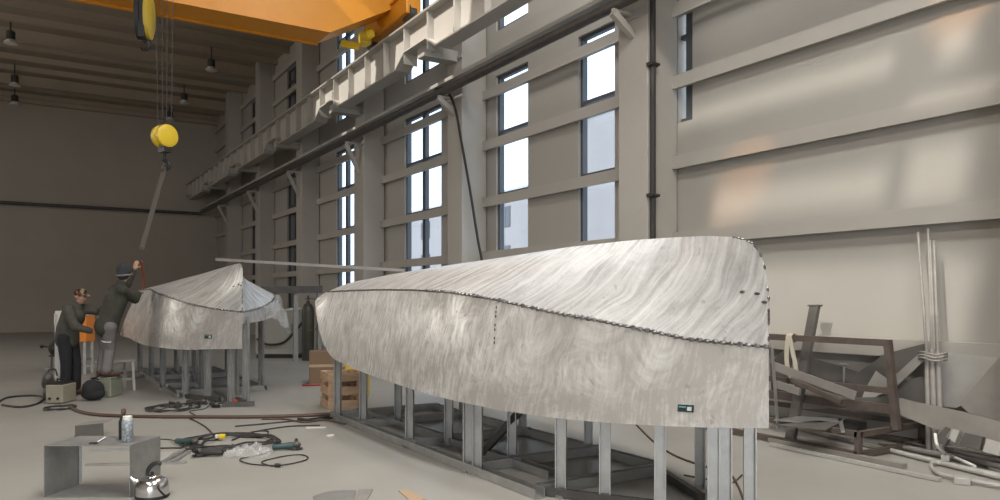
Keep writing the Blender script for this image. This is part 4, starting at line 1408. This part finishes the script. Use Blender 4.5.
# kettle
kb = at(151, 498) + FV * .02
t = thing('kettle', 'shiny steel kettle with black handle beside the sheet metal box', 'kettle', kb, VR)
W_ = WORLD[t.name]
MB().lathe([(.112, 0), (.124, .006), (.126, .018), (.122, .026)], kb, 36).build('base_ring', M_black, t, True)
MB().lathe([(.120, .022), (.124, .05), (.122, .09), (.114, .122), (.100, .142), (.075, .156), (.052, .163)], kb, 36).build('pot', M_shiny, t, True)
MB().lathe([(.056, .160), (.050, .170), (.030, .177), (.012, .180)], kb, 28).build('lid', M_shiny, t, True)
mb = MB(); mb.ball(kb + UZ * .190, (.014, .014, .014), 12); mb.build('knob', M_black, t, True)
mb = MB(); mb.tube([W_ @ Vector(v) for v in ((-.085, -.02, .11), (-.125, -.03, .135), (-.15, -.036, .165))], [.030, .020, .015], 14); mb.build('spout', M_shiny, t, True)
hp = spline([W_ @ Vector(v) for v in ((-.040, 0, .160), (-.030, 0, .215), (.005, 0, .255), (.045, 0, .268), (.07, 0, .255))], 6)
MB().tube(hp, [.012 + .006 * math.sin(math.pi * k / (len(hp) - 1)) for k in range(len(hp))], 12).build('handle', M_black, t, True)
MB().tube(spline([W_ @ Vector(v) for v in ((.075, -.02, .15), (.09, -.088, .10), (.112, -.07, .05), (.125, -.03, .015))]), .006, 6).build('cord', M_black, t, True)

# flat bars and plate beyond the box
for (a_, b_, wd, lab) in [((163, 463.5), (187, 449), .05, 'shiny flat bar lying beside the plate offcut on the floor'),
                          ((172, 464), (192, 450.5), .035, 'narrow flat bar lying parallel next to the shiny flat bar'),
                          ((86, 466), (186, 463.5), .04, 'long flat bar on the floor seen through the sheet metal box'),
                          ((90, 452), (160, 449.5), .03, 'thin rod lying on the floor just behind the sheet metal box')]:
    tag(MB().bar(at(*a_) + UZ * .010, at(*b_) + UZ * .010, wd, .018).build('flat_bar', M_galv), lab, 'metal bar', 'loose bars on the floor')
tag(MB().slab([at(*q) + UZ * .006 for q in ((160, 454), (173, 452), (169, 464), (160, 464))], .008).build('drilled_plate', M_platelight), 'small plate offcut lying beside the kettle and flat bars', 'sheet metal')

# ------------------------------------------------------------------ power tools
def grinder(px, rz, label, bodym, cable_pts):
    p = at(*px)
    t = thing('angle_grinder', label, 'angle grinder', p, rz, 'angle grinders on the floor')
    W = WORLD[t.name]
    V = lambda x, y, z: W @ Vector((x * .85, y * .85, z * .9))
    RX = Matrix.Rotation(rz, 3, 'Z') @ Matrix.Rotation(math.pi / 2, 3, 'Y')
    mb = MB(); mb.tube([V(-.17, 0, .045), V(-.15, 0, .045), V(-.05, 0, .045), V(.03, 0, .048), V(.07, 0, .048)], [.022, .030, .030, .037, .036], 16); mb.build('body', bodym, t, True)
    mb = MB(); mb.ball(V(.105, 0, .055), (.050, .036, .034), 14, Matrix.Rotation(rz, 3, 'Z')); mb.tube([V(.11, 0, .06), V(.11, 0, .02)], .026, 14); mb.build('gear_head', M_darksteel, t, True)
    mb = MB(); mb.lathe([(.060, .0), (.062, .004), (.02, .010)], V(.112, 0, .012), 26); mb.build('grinding_disc', M_rubber, t, True)
    mb = MB()
    arc = [V(.112 + .070 * math.cos(a), .070 * math.sin(a), .024) for a in [math.radians(100 + 16 * k) for k in range(11)]]
    for a, b in zip(arc, arc[1:]): mb.bar(a, b, .006, .024)
    mb.build('guard', M_darksteel, t)
    mb = MB(); mb.tube([V(.105, .035, .06), V(.105, .06, .07), V(.105, .14, .085)], [.010, .016, .018], 12); mb.build('side_handle', M_black, t, True)
    MB().tube(spline([V(-.17, 0, .045)] + [at(*q) + UZ * .008 for q in cable_pts]), .006, 6).build('cable', M_hose, t, True)
    return t
grinder((187, 445.5), VR + 0.3 - .6, 'dark green angle grinder nearest the flat bars on the floor', M_teal, [(168, 440), (150, 440.5), (148, 445)])
grinder((208, 456.5), VR + 2.6 + .5, 'angle grinder lying between the flat bars and the plastic bag', M_rubber, [(226, 451), (238, 448), (232, 445)])
grinder((287, 450), VR + .25, 'teal angle grinder lying apart with its cable looped in front', M_teal, [(274, 450), (262, 455), (240, 460), (252, 465), (280, 466), (302, 462), (308, 458), (300, 455.5), (284, 457), (262, 462.5), (270, 466.5), (274, 467)])
mb = MB()
pk = at(275, 467.5)
mb.tube([pk + UZ * .02, pk + UZ * .02 + RV * .05], .018, 10)
mb.tube([pk + UZ * .02 + RV * .05, pk + UZ * .02 + RV * .075], .007, 6)
tag(mb.build('power_plug', M_black, None, True), 'black mains plug at the end of the teal grinder cable', 'plug')
# coil of cable
cc = at(226, 443)
coil = []
for k in range(70):
    a = k * .42
    r = .42 + .10 * math.sin(k * .21) + .05 * math.sin(k * 1.3)
    coil.append(cc + RV * (r * math.cos(a) + .15 * (k / 70)) + FV * (r * .9 * math.sin(a)) + UZ * (.012 + .010 * (k % 3)))
tag(MB().tube(spline(coil, 3), .009, 6).build('cable_coil', M_hose, None, True), 'loose coil of black cable on the floor among the grinders', 'cable')
ex = at(222, 441) + UZ * .02
t = thing('cable_connector', 'yellow and white cable connector lying on the coil of cable', 'connector', ex - UZ * .02 , VR)
MB().box(ex + UZ * .03, (.075, .05, .05), VR, bevel=.015).build('yellow_body', M_yellow, t)
MB().box(ex + UZ * .03 - RV * .055, (.035, .045, .045), VR, bevel=.012).build('white_cap', M_white, t)
for pts, lab in [([(222, 451), (245, 443.5), (270, 443), (288, 446)], 'cable running from the coil toward the teal grinder'),
                 ([(214, 436), (206, 428), (196, 422), (190, 419.5)], 'cable running from the coil back to the long floor hose'),
                 ([(232, 441), (252, 433), (268, 432), (262, 438), (240, 436.5), (262, 431), (290, 427), (320, 426)], 'cable winding from the coil toward the wooden crate'),
                 ([(160, 449), (185, 448.5), (210, 447.5), (228, 447)], 'cable lying straight between the grinders'),]:
    tag(MB().tube(spline([at(*q) + UZ * .009 for q in pts]), .009, 6).build('power_cable', M_hose, None, True), lab, 'cable', 'loose cables on the floor')
# crumpled clear bag
def crumple(c_, sx, sy, sz, seed, n=22):
    mb = MB()
    vs = []
    for i in range(n + 1):
        for j in range(n + 1):
            u, v = i / n * 2 - 1, j / n * 2 - 1
            h = max(0, 1 - (u * u + v * v) * .75)
            q = noise.noise(Vector((u * 2.6, v * 2.6, seed))) + .6 * noise.noise(Vector((u * 6, v * 6, seed + 4)))
            vs.append(c_ + RV * u * sx * (1 + .15 * noise.noise(Vector((v * 2, seed, 1)))) + FV * v * sy + UZ * max(.004, sz * h * (.55 + .9 * q)))
    k = n + 1
    mb.add(vs, [(i * k + j, i * k + j + 1, (i + 1) * k + j + 1, (i + 1) * k + j) for i in range(n) for j in range(n)])
    return mb
tag(crumple(at(247, 454), .25, .20, .13, 3.3).build('plastic_bag', M_film), 'crumpled clear plastic bag on the floor beside the cable coil', 'plastic bag')

# long hose across the floor and cables by the welding set
tag(MB().tube(spline([at(*q) + UZ * .022 for q in ((70, 408), (78, 412.5), (95, 416), (120, 417.5), (160, 418.3), (205, 418.5), (250, 418.5), (290, 417.5), (332, 415.5), (362, 411))]), .022, 8).build('air_hose', M_cablebrown, None, True),
    'long brown hose running across the floor in front of both hulls', 'hose')
tag(MB().tube(spline([at(*q) + UZ * .015 for q in ((2, 406), (20, 408), (36, 405), (44, 399), (34, 396.5), (10, 398), (0, 402), (-16, 412))]), .015, 8).build('power_cable', M_hose, None, True),
    'black cable leading from the cream welding set out past the picture edge', 'cable', 'loose cables on the floor')
cc = at(60, 409)
coil = [cc + RV * (.17 * math.cos(k * .5) * (1 + .1 * math.sin(k))) + FV * (.22 * math.sin(k * .5)) + UZ * (.014 + .005 * (k % 4)) for k in range(45)]
tag(MB().tube(spline(coil, 3), .011, 6).build('cable_coil', M_hose, None, True), 'small dark coil of cable in front of the cream welding set', 'cable')
for pts, r, lab in [([(298, 420), (316, 421.5), (336, 419), (356, 423), (376, 419)], .016, 'dark cable bundled on the floor near the wooden crate'),
                    ([(262, 420), (284, 420), (304, 423), (326, 421), (345, 425)], .012, 'brown cable beside the bundle near the wooden crate'),
                    ([(235, 427), (270, 424), (300, 421), (330, 417), (352, 414)], .010, 'thin cable trailing from the bundle toward the coil'),
                    ([(635, 424), (652, 441), (672, 455), (700, 466), (728, 474), (738, 487), (745, 505)], .010, 'brown cable on the floor under the bow of the large hull'),
                    ([(684, 476), (706, 480), (730, 484), (742, 476)], .008, 'short orange wire on the floor behind the bow posts')]:
    tag(MB().tube(spline([at(*q) + UZ * r for q in pts]), r, 6).build('floor_cable', M_cablebrown if 'brown' in lab or 'orange' in lab else M_hose, None, True), lab, 'cable', 'cables near the stands')
# tools and clutter at the foot of the smaller stand
t = grinder((197, 404.5), VR + .2, 'angle grinder on the floor at the corner of the smaller stand', M_rubber, [(188, 405), (176, 408), (160, 407)])
t = grinder((178, 408), VR + 2.0, 'dark angle grinder in the cable tangle before the smaller stand', M_rubber, [(170, 407), (160, 410), (146, 408)])
t = grinder((214, 407), VR - .9, 'black angle grinder beside the post of the smaller stand', M_rubber, [(205, 409), (190, 412), (196, 416)])
cc = at(172, 409)
coil = [cc + RV * (.30 * math.cos(k * .45) * (1 + .25 * math.sin(k * .7))) + FV * (.35 * math.sin(k * .45)) + UZ * (.014 + .006 * (k % 4)) for k in range(48)]
tag(MB().tube(spline(coil, 3), .010, 6).build('cable_coil', M_hose, None, True), 'tangled dark cable on the floor before the smaller stand', 'cable')
p = at(197, 403) + UZ * .0
tag(MB().box(p - FV * .10 + UZ * .02, (.11, .06, .04), VR + .2, bevel=.012).build('yellow_plug', M_yellow), 'yellow plug on the floor at the corner of the smaller stand', 'plug')
t = thing('red_tool', 'small red tool on the base rail under the bow of the smaller hull', 'tool', at(238, 403), VR)
MB().box(at(238, 403) + UZ * .03, (.16, .07, .05), VR, bevel=.015).build('body', mat('red_paint', (.45, .06, .03), .5), t)
MB().tube([at(238, 403) + UZ * .03 + RV * .08, at(238, 403) + UZ * .03 + RV * .16], .02, 10).build('grip', M_black, t, True)

# plates and card on the floor near the camera
tag(MB().slab([at(*q) + UZ * .005 for q in ((313, 497), (330, 492), (356, 491), (352, 505), (322, 512))], .008).build('floor_plate', M_galv), 'dull grey plate on the floor near the stand at the picture edge', 'sheet metal')
tag(MB().slab([at(*q) + UZ * .005 for q in ((359, 490), (373, 490), (366, 503), (352, 505))], .008).build('floor_plate', M_plate), 'small dark plate touching the dull grey plate on the floor', 'sheet metal')
tag(MB().slab([at(*q) + UZ * .004 for q in ((398, 491), (410, 490.5), (425, 500), (412, 503))], .006).build('cardboard_piece', M_card), 'brown piece of cardboard on the floor by the base rail', 'cardboard')
tag(MB().slab([at(*q) + UZ * .006 for q in ((326, 436), (333, 434.5), (335, 436), (329, 437.5))], .008).build('white_offcut', M_white), 'small white offcut on the floor near the wooden crate', 'scrap')
tag(MB().bar(at(306, 428.5) + UZ * .008, at(326, 428) + UZ * .008, .03, .012).build('white_strip', M_white), 'thin white strip on the floor near the cable bundle', 'scrap')
# ------------------------------------------------------------------ scrap along the wall
# low rust-brown box frame with an upright rack at its near end
FX0, FX1, FY = 6.76, 7.92, 4.30
t = thing('welded_rack', 'rust-brown welded steel frame with tall upright rail, lying along the wall', 'steel frame', (7.3, 5.6, 0))
s_ = .055
def rb_(a, b, w=s_, h=s_, nm='frame_bar'): MB().bar(a, b, w, h).build(nm, M_rust, t)
FE = 8.3
for z in (.04, .235):
    rb_((FX0, FY, z), (FX0, FE, z))
    rb_((FX0, FY, z), (FX1 - .05, FY, z))
    rb_((FX1 - .05, FY, z), (FX1 - .05, FE, z))
    rb_((FX0, FE, z), (FX1 - .05, FE, z))
for x, y in ((FX0, FY), (FX1 - .05, FY), (FX0, FE), (FX1 - .05, FE)):
    rb_((x, y, .0), (x, y, .26), nm='corner_post')
pu = on_y(897, 432, FY + .25); pt = on_x(888, 343, pu.x)
UX = 7.30
top0 = on_x(888, 343, UX)
U0 = Vector((UX, top0.y, top0.z))
rb_((UX - .02, top0.y - .10, .24), U0, .065, .065, 'upright')
rb_(U0 + Vector((0, -.03, 0)), (UX, 8.25, top0.z), .065, .065, 'top_rail')
rb_((UX, 8.22, .2), (UX, 8.22, top0.z), .065, .065, 'upright')
rb_((UX - .01, top0.y - .06, .62), (UX - .01, 8.2, .60), .05, .06, 'mid_rail')
rb_((UX - .02, top0.y - .08, .44), (UX - .02, 8.2, .42), .06, .09, 'mid_rail')

def leaning(px, X, name, label, cat, material, t_=.01, k=0.12, z0=.5, group=None):
    """plate cut to the outline px, leaning on the wall: plane x = X + k*(z - z0)"""
    n = Vector((1, 0, -k)).normalized()
    pts = [on_plane(x, y, (X, 0, z0), n) for x, y in px]
    return tag(MB().slab(pts, t_, n).build(name, material), label, cat, group)
G = 'offcut plates leaning on the wall'
leaning([(770, 364), (789, 345), (793, 350), (790, 373), (786, 398), (772, 398)], 7.62, 'offcut_plate', 'dark triangular plate behind the stem of the large hull', 'steel plate', M_platedark, group=G)
leaning([(800, 352), (811, 357), (859, 372), (885, 354), (927, 343), (926, 353), (905, 372), (905, 392), (862, 402), (800, 384)], 7.70, 'offcut_plate', 'long dark notched plate leaning behind the rust-brown frame', 'steel plate', M_platedark, group=G)
leaning([(848, 408), (872, 396), (921, 352), (925, 360), (880, 402), (862, 412)], 7.56, 'offcut_plate', 'narrow grey strip plate slanting up behind the upright of the frame', 'steel plate', M_plate, group=G)
leaning([(876, 371), (887, 379), (887, 392), (860, 404), (866, 388)], 7.50, 'offcut_plate', 'pale small pointed plate left of the frame upright', 'steel plate', M_platelight, group=G)
leaning([(896, 384), (921, 377), (931, 402), (938, 409), (934, 416), (900, 400)], 7.60, 'offcut_plate', 'dark five-sided plate right behind the frame upright', 'steel plate', M_platedark, group=G)
leaning([(893, 396), (912, 401), (960, 411), (1010, 424), (1010, 452), (968, 441), (930, 427), (893, 412)], 7.36, 'offcut_plate', 'long brown-grey plate leaning low along the wall beside the pipes', 'steel plate', M_plate, group=G)
leaning([(1004, 352), (1012, 352), (1012, 424), (970, 414), (959, 404)], 7.66, 'offcut_plate', 'large grey plate leaning at the picture edge', 'steel plate', M_plate, group=G)
leaning([(925, 404), (944, 352), (1000, 358), (966, 402), (957, 408)], 7.82, 'offcut_plate', 'pale sheet standing flat against the wall behind the rods', 'steel plate', M_platelight, group=G)
for px, lab in [([(947, 437), (953, 429), (961, 431), (956, 443)], 'small pale block at the foot of the long brown-grey plate'),
                ([(935, 440), (947, 427), (954, 430), (946, 446)], 'dark block at the foot of the long brown-grey plate'),
                ([(960, 446), (966, 433), (984, 437), (981, 450)], 'dark square offcut under the large plate at the edge'),
                ([(984, 452), (988, 439), (1003, 443), (1000, 456)], 'pale offcut under the large plate at the picture edge')]:
    leaning(px, 7.20, 'steel_block', lab, 'steel offcut', M_platelight if 'pale' in lab else M_platedark, .05, .25, .1, 'small blocks at the foot of the plates')

# tall channel leaning on the wall
a_, b_ = on_x(803, 372, 7.35), on_x(815, 306, 7.72)
t = thing('steel_channel', 'dark steel channel leaning upright against the wall behind the frame', 'steel channel', (a_.x, a_.y, 0))
dirn = (b_ - a_).normalized()
foot = a_ - dirn * (a_.z / dirn.z)
MB().channel(foot + UZ * .02, b_, .115, .05, .01, (1, 0, 0)).build('channel', M_platedark, t)
MB().box(b_ + UZ * .005, (.07, .15, .02), .0).build('end_plate', M_platedark, t)

# bars lying across the frame
for (a_, b_, X, wd, ht, lab, mt) in [((792, 380), (842, 402), 7.1, .05, .05, 'brown bar lying slanted over the pale strip', M_rust),
                                 ((774, 366), (856, 396), 7.15, .02, .09, 'pale steel strip slanting down through the rust-brown frame', M_plate),
                                 ((776, 384), (800, 392), 7.05, .03, .08, 'short grey strip lying behind the stem of the large hull', M_plate),
                                 ((803, 404), (890, 402), 7.45, .03, .11, 'grey strip lying level behind the frame rails', M_plate)]:
    tag(MB().bar(on_x(*a_, X), on_x(*b_, X), wd, ht).build('scrap_bar', mt), lab, 'metal bar', 'bars in the scrap heap')
# thin clamp rod
a_, b_ = on_x(844, 388, 7.60), on_x(844, 363, 7.60)
t = thing('clamp', 'small screw clamp standing among the dark plates', 'clamp', tuple(a_))
MB().tube([a_, b_], .012, 8).build('bar', M_galv, t, True)
MB().tube([b_ + Vector((0, -.05, -.02)), b_ + Vector((0, .05, -.02))], .014, 8).build('handle', M_galv, t, True)
# cream strap over the top rail
sx = on_x(791.5, 338, UX)
mb = MB()
ring = [Vector((UX, sx.y, top0.z)) + Vector((.05 * math.cos(a), 0, .05 * math.sin(a))) for a in [2 * math.pi * k / 14 for k in range(15)]]
for p, q in zip(ring, ring[1:]): mb.bar(p, q, .075, .008, (p - Vector((UX, sx.y, top0.z))).normalized())
tl = spline([Vector((UX - .05, sx.y + .01, top0.z)), Vector((UX - .06, sx.y + .02, top0.z - .15)), Vector((UX - .07, sx.y + .0, top0.z - .33)), Vector((UX - .08, sx.y - .06, top0.z - .44))], 5)
for p, q in zip(tl, tl[1:]): mb.bar(p, q, .055, .008, (1, 0, 0))
tl = spline([Vector((UX - .05, sx.y - .02, top0.z)), Vector((UX - .06, sx.y - .06, top0.z - .15)), Vector((UX - .08, sx.y - .12, top0.z - .35)), Vector((UX - .09, sx.y - .10, top0.z - .46))], 5)
for p, q in zip(tl, tl[1:]): mb.bar(p, q, .05, .008, (1, 0, 0))
tag(mb.build('cream_strap', M_rag), 'cream strap knotted over the top rail of the rust-brown frame', 'strap')
# bright thin strip leaning beside the stem
a_ = at(778, 428)
tp = on_plane(771, 345, (a_.x - .05, 0, 0), (1, 0, 0))
tp = Vector((6.70, a_.y - .45 * 0, 1.05))
f0 = Vector((6.62, 5.10, 0.01))
tag(MB().bar(on_x(778, 428, 6.66), on_x(772, 348, 6.66), .035, .012, (0, 1, 0)).build('aluminium_strip', M_alu), 'thin bright aluminium strip leaning just behind the stem of the large hull', 'metal strip')
# bright sheets inside the frame
for px, mt, lab in [([(774, 420), (800, 416.5), (845, 419), (838, 422), (806, 423)], M_alu, 'bright aluminium sheet offcut lying inside the low frame'),
                    ([(776, 425), (818, 421), (840, 423), (826, 430), (800, 428)], M_platedark, 'dark sheet lying inside the low frame'),
                    ([(838, 419), (842, 418), (845, 432), (841, 432)], M_alu, 'narrow bright offcut at the end of the bright sheet')]:
    tag(MB().slab([at(x, y, .27) for x, y in px], .01).build('sheet_offcut', mt), lab, 'sheet metal', 'offcuts inside the low frame')
tag(MB().box(at(858, 424, .10) + Vector((-.1, .1, 0)), (.4, .5, .10), .1, bevel=.01).build('dark_block', M_platedark), 'dark flat block sitting inside the near end of the low frame', 'steel block')

# long bars lying on the floor at the wall
rng = random.Random(5)
defs = []
for k in range(9):
    defs.append(((776 + 2 * k, 428 + 1.6 * k - 2 * (k % 2)), k))
labs = ['outermost long pale bar lying on the floor along the frame', 'second long bar lying on the floor beside the frame', 'long bar lying on the floor close under the frame',
        'pale tube ending beside the folded conduit', 'grey tube on the floor under the near end of the frame', 'thin tube lying across the others by the plates',
        'short tube lying near the blocks', 'dark tube lying closest to the long brown-grey plate']
segs = [((770, 446), (940, 482), .03, .02), ((770, 442), (905, 469), .045, .025), ((774, 424.5), (885, 452), .03, .03),
        ((885, 452), (1004, 482), .03, .03), ((880, 446), (1004, 472), .035, .04), ((905, 447), (1004, 476), .022, .06),
        ((920, 447), (1004, 466), .03, .03), ((900, 442), (1004, 461), .03, .04)]
for (a_, b_, r, zz), lab in zip(segs, labs):
    p, q = at(*a_) + UZ * zz, at(*b_) + UZ * zz
    mt = M_platelight if 'pale' in lab else (M_plate if 'grey' in lab or 'long' in lab else M_platedark)
    if 'tube' in lab: tag(MB().tube([p, q], r * .8, 10).build('steel_tube', mt, None, True), lab, 'steel tube', 'tubes and bars on the floor by the wall')
    else: tag(MB().bar(p, q, r * 1.6, r).build('steel_bar', mt), lab, 'steel bar', 'tubes and bars on the floor by the wall')
# folded conduit loop
pts = [(1006, 491), (985, 487), (962, 482.5), (942, 478), (934, 473.5), (931, 468), (937, 466), (955, 469), (980, 474), (1006, 480)]
tag(MB().tube(spline([at(*q) + UZ * .03 for q in pts]), .018, 8).build('folded_conduit', M_platelight, None, True), 'pale conduit folded back on itself on the floor at the picture edge', 'conduit')
p = at(962, 484)
tag(MB().box(p + UZ * .03, (.10, .12, .06), .5, bevel=.008).build('conduit_box', M_platelight), 'pale junction clip on the folded conduit', 'clip')
p = at(946, 461)
tag(MB().box(p + UZ * .03, (.11, .07, .05), .3, bevel=.006).build('white_block', M_white), 'small white block lying on the tubes by the folded conduit', 'block')
# pale loose cable hanging from the plates
tag(MB().tube(spline([on_x(935, 434, 7.0), on_x(938, 447, 6.95), at(947, 459) + UZ * .05, at(962, 466) + UZ * .05, at(975, 472) + UZ * .05]), .014, 8).build('white_cable', M_white, None, True), 'white cable curving down from the frame end to the tubes', 'cable')

M_dull = mat('dull_steel_tube', (.34, .32, .295), .5, .15, .15, 6)
# upright rods tied in a bundle
rods = [((931, 408), (918, 232), .014, 'tallest thin rod in the upright bundle leaning on the wall'),
        ((934, 408), (928, 229), .013, 'second thin rod of the upright bundle, leaning nearly straight'),
        ((937, 408), (930, 240), .016, 'third thin rod of the upright bundle, slightly thicker'),
        ((940, 408), (934, 241), .015, 'thin rod of the upright bundle closest to the picture edge')]
for a_, b_, r, lab in rods:
    p, q = on_x(*a_, 7.64), on_x(*b_, 7.77)
    d = (q - p).normalized()
    p = p - d * ((p.z - .02) / d.z)
    tag(MB().tube([p, q], r, 10).build('steel_rod', M_dull, None, True), lab, 'rod', 'upright rods tied together by the wall')
for a_, b_, r, lab in [((928, 406), (927, 351), .026, 'thick short pipe in the upright bundle nearest the frame'),
                       ((934, 407), (932, 349), .030, 'thick short pipe in the middle of the upright bundle'),
                       ((940, 408), (938, 352), .026, 'thick short pipe of the upright bundle at its far side')]:
    p, q = on_x(*a_, 7.58), on_x(*b_, 7.66)
    d = (q - p).normalized()
    p = p - d * ((p.z - .02) / d.z)
    tag(MB().tube([p, q], r, 12).build('steel_pipe', M_dull, None, True), lab, 'pipe', 'short pipes in the upright bundle')
cw = on_x(933, 356, 7.65)
mb = MB()
for k in range(3):
    mb.tube([cw + Vector((.09 * math.cos(a), .13 * math.sin(a), .03 * k - .03 + .012 * math.sin(3 * a))) for a in [2 * math.pi * j / 20 for j in range(21)]], .010, 6, False)
tag(mb.build('tie_wire', M_dull, None, True), 'wire tie wrapped round the upright rods and pipes', 'wire')
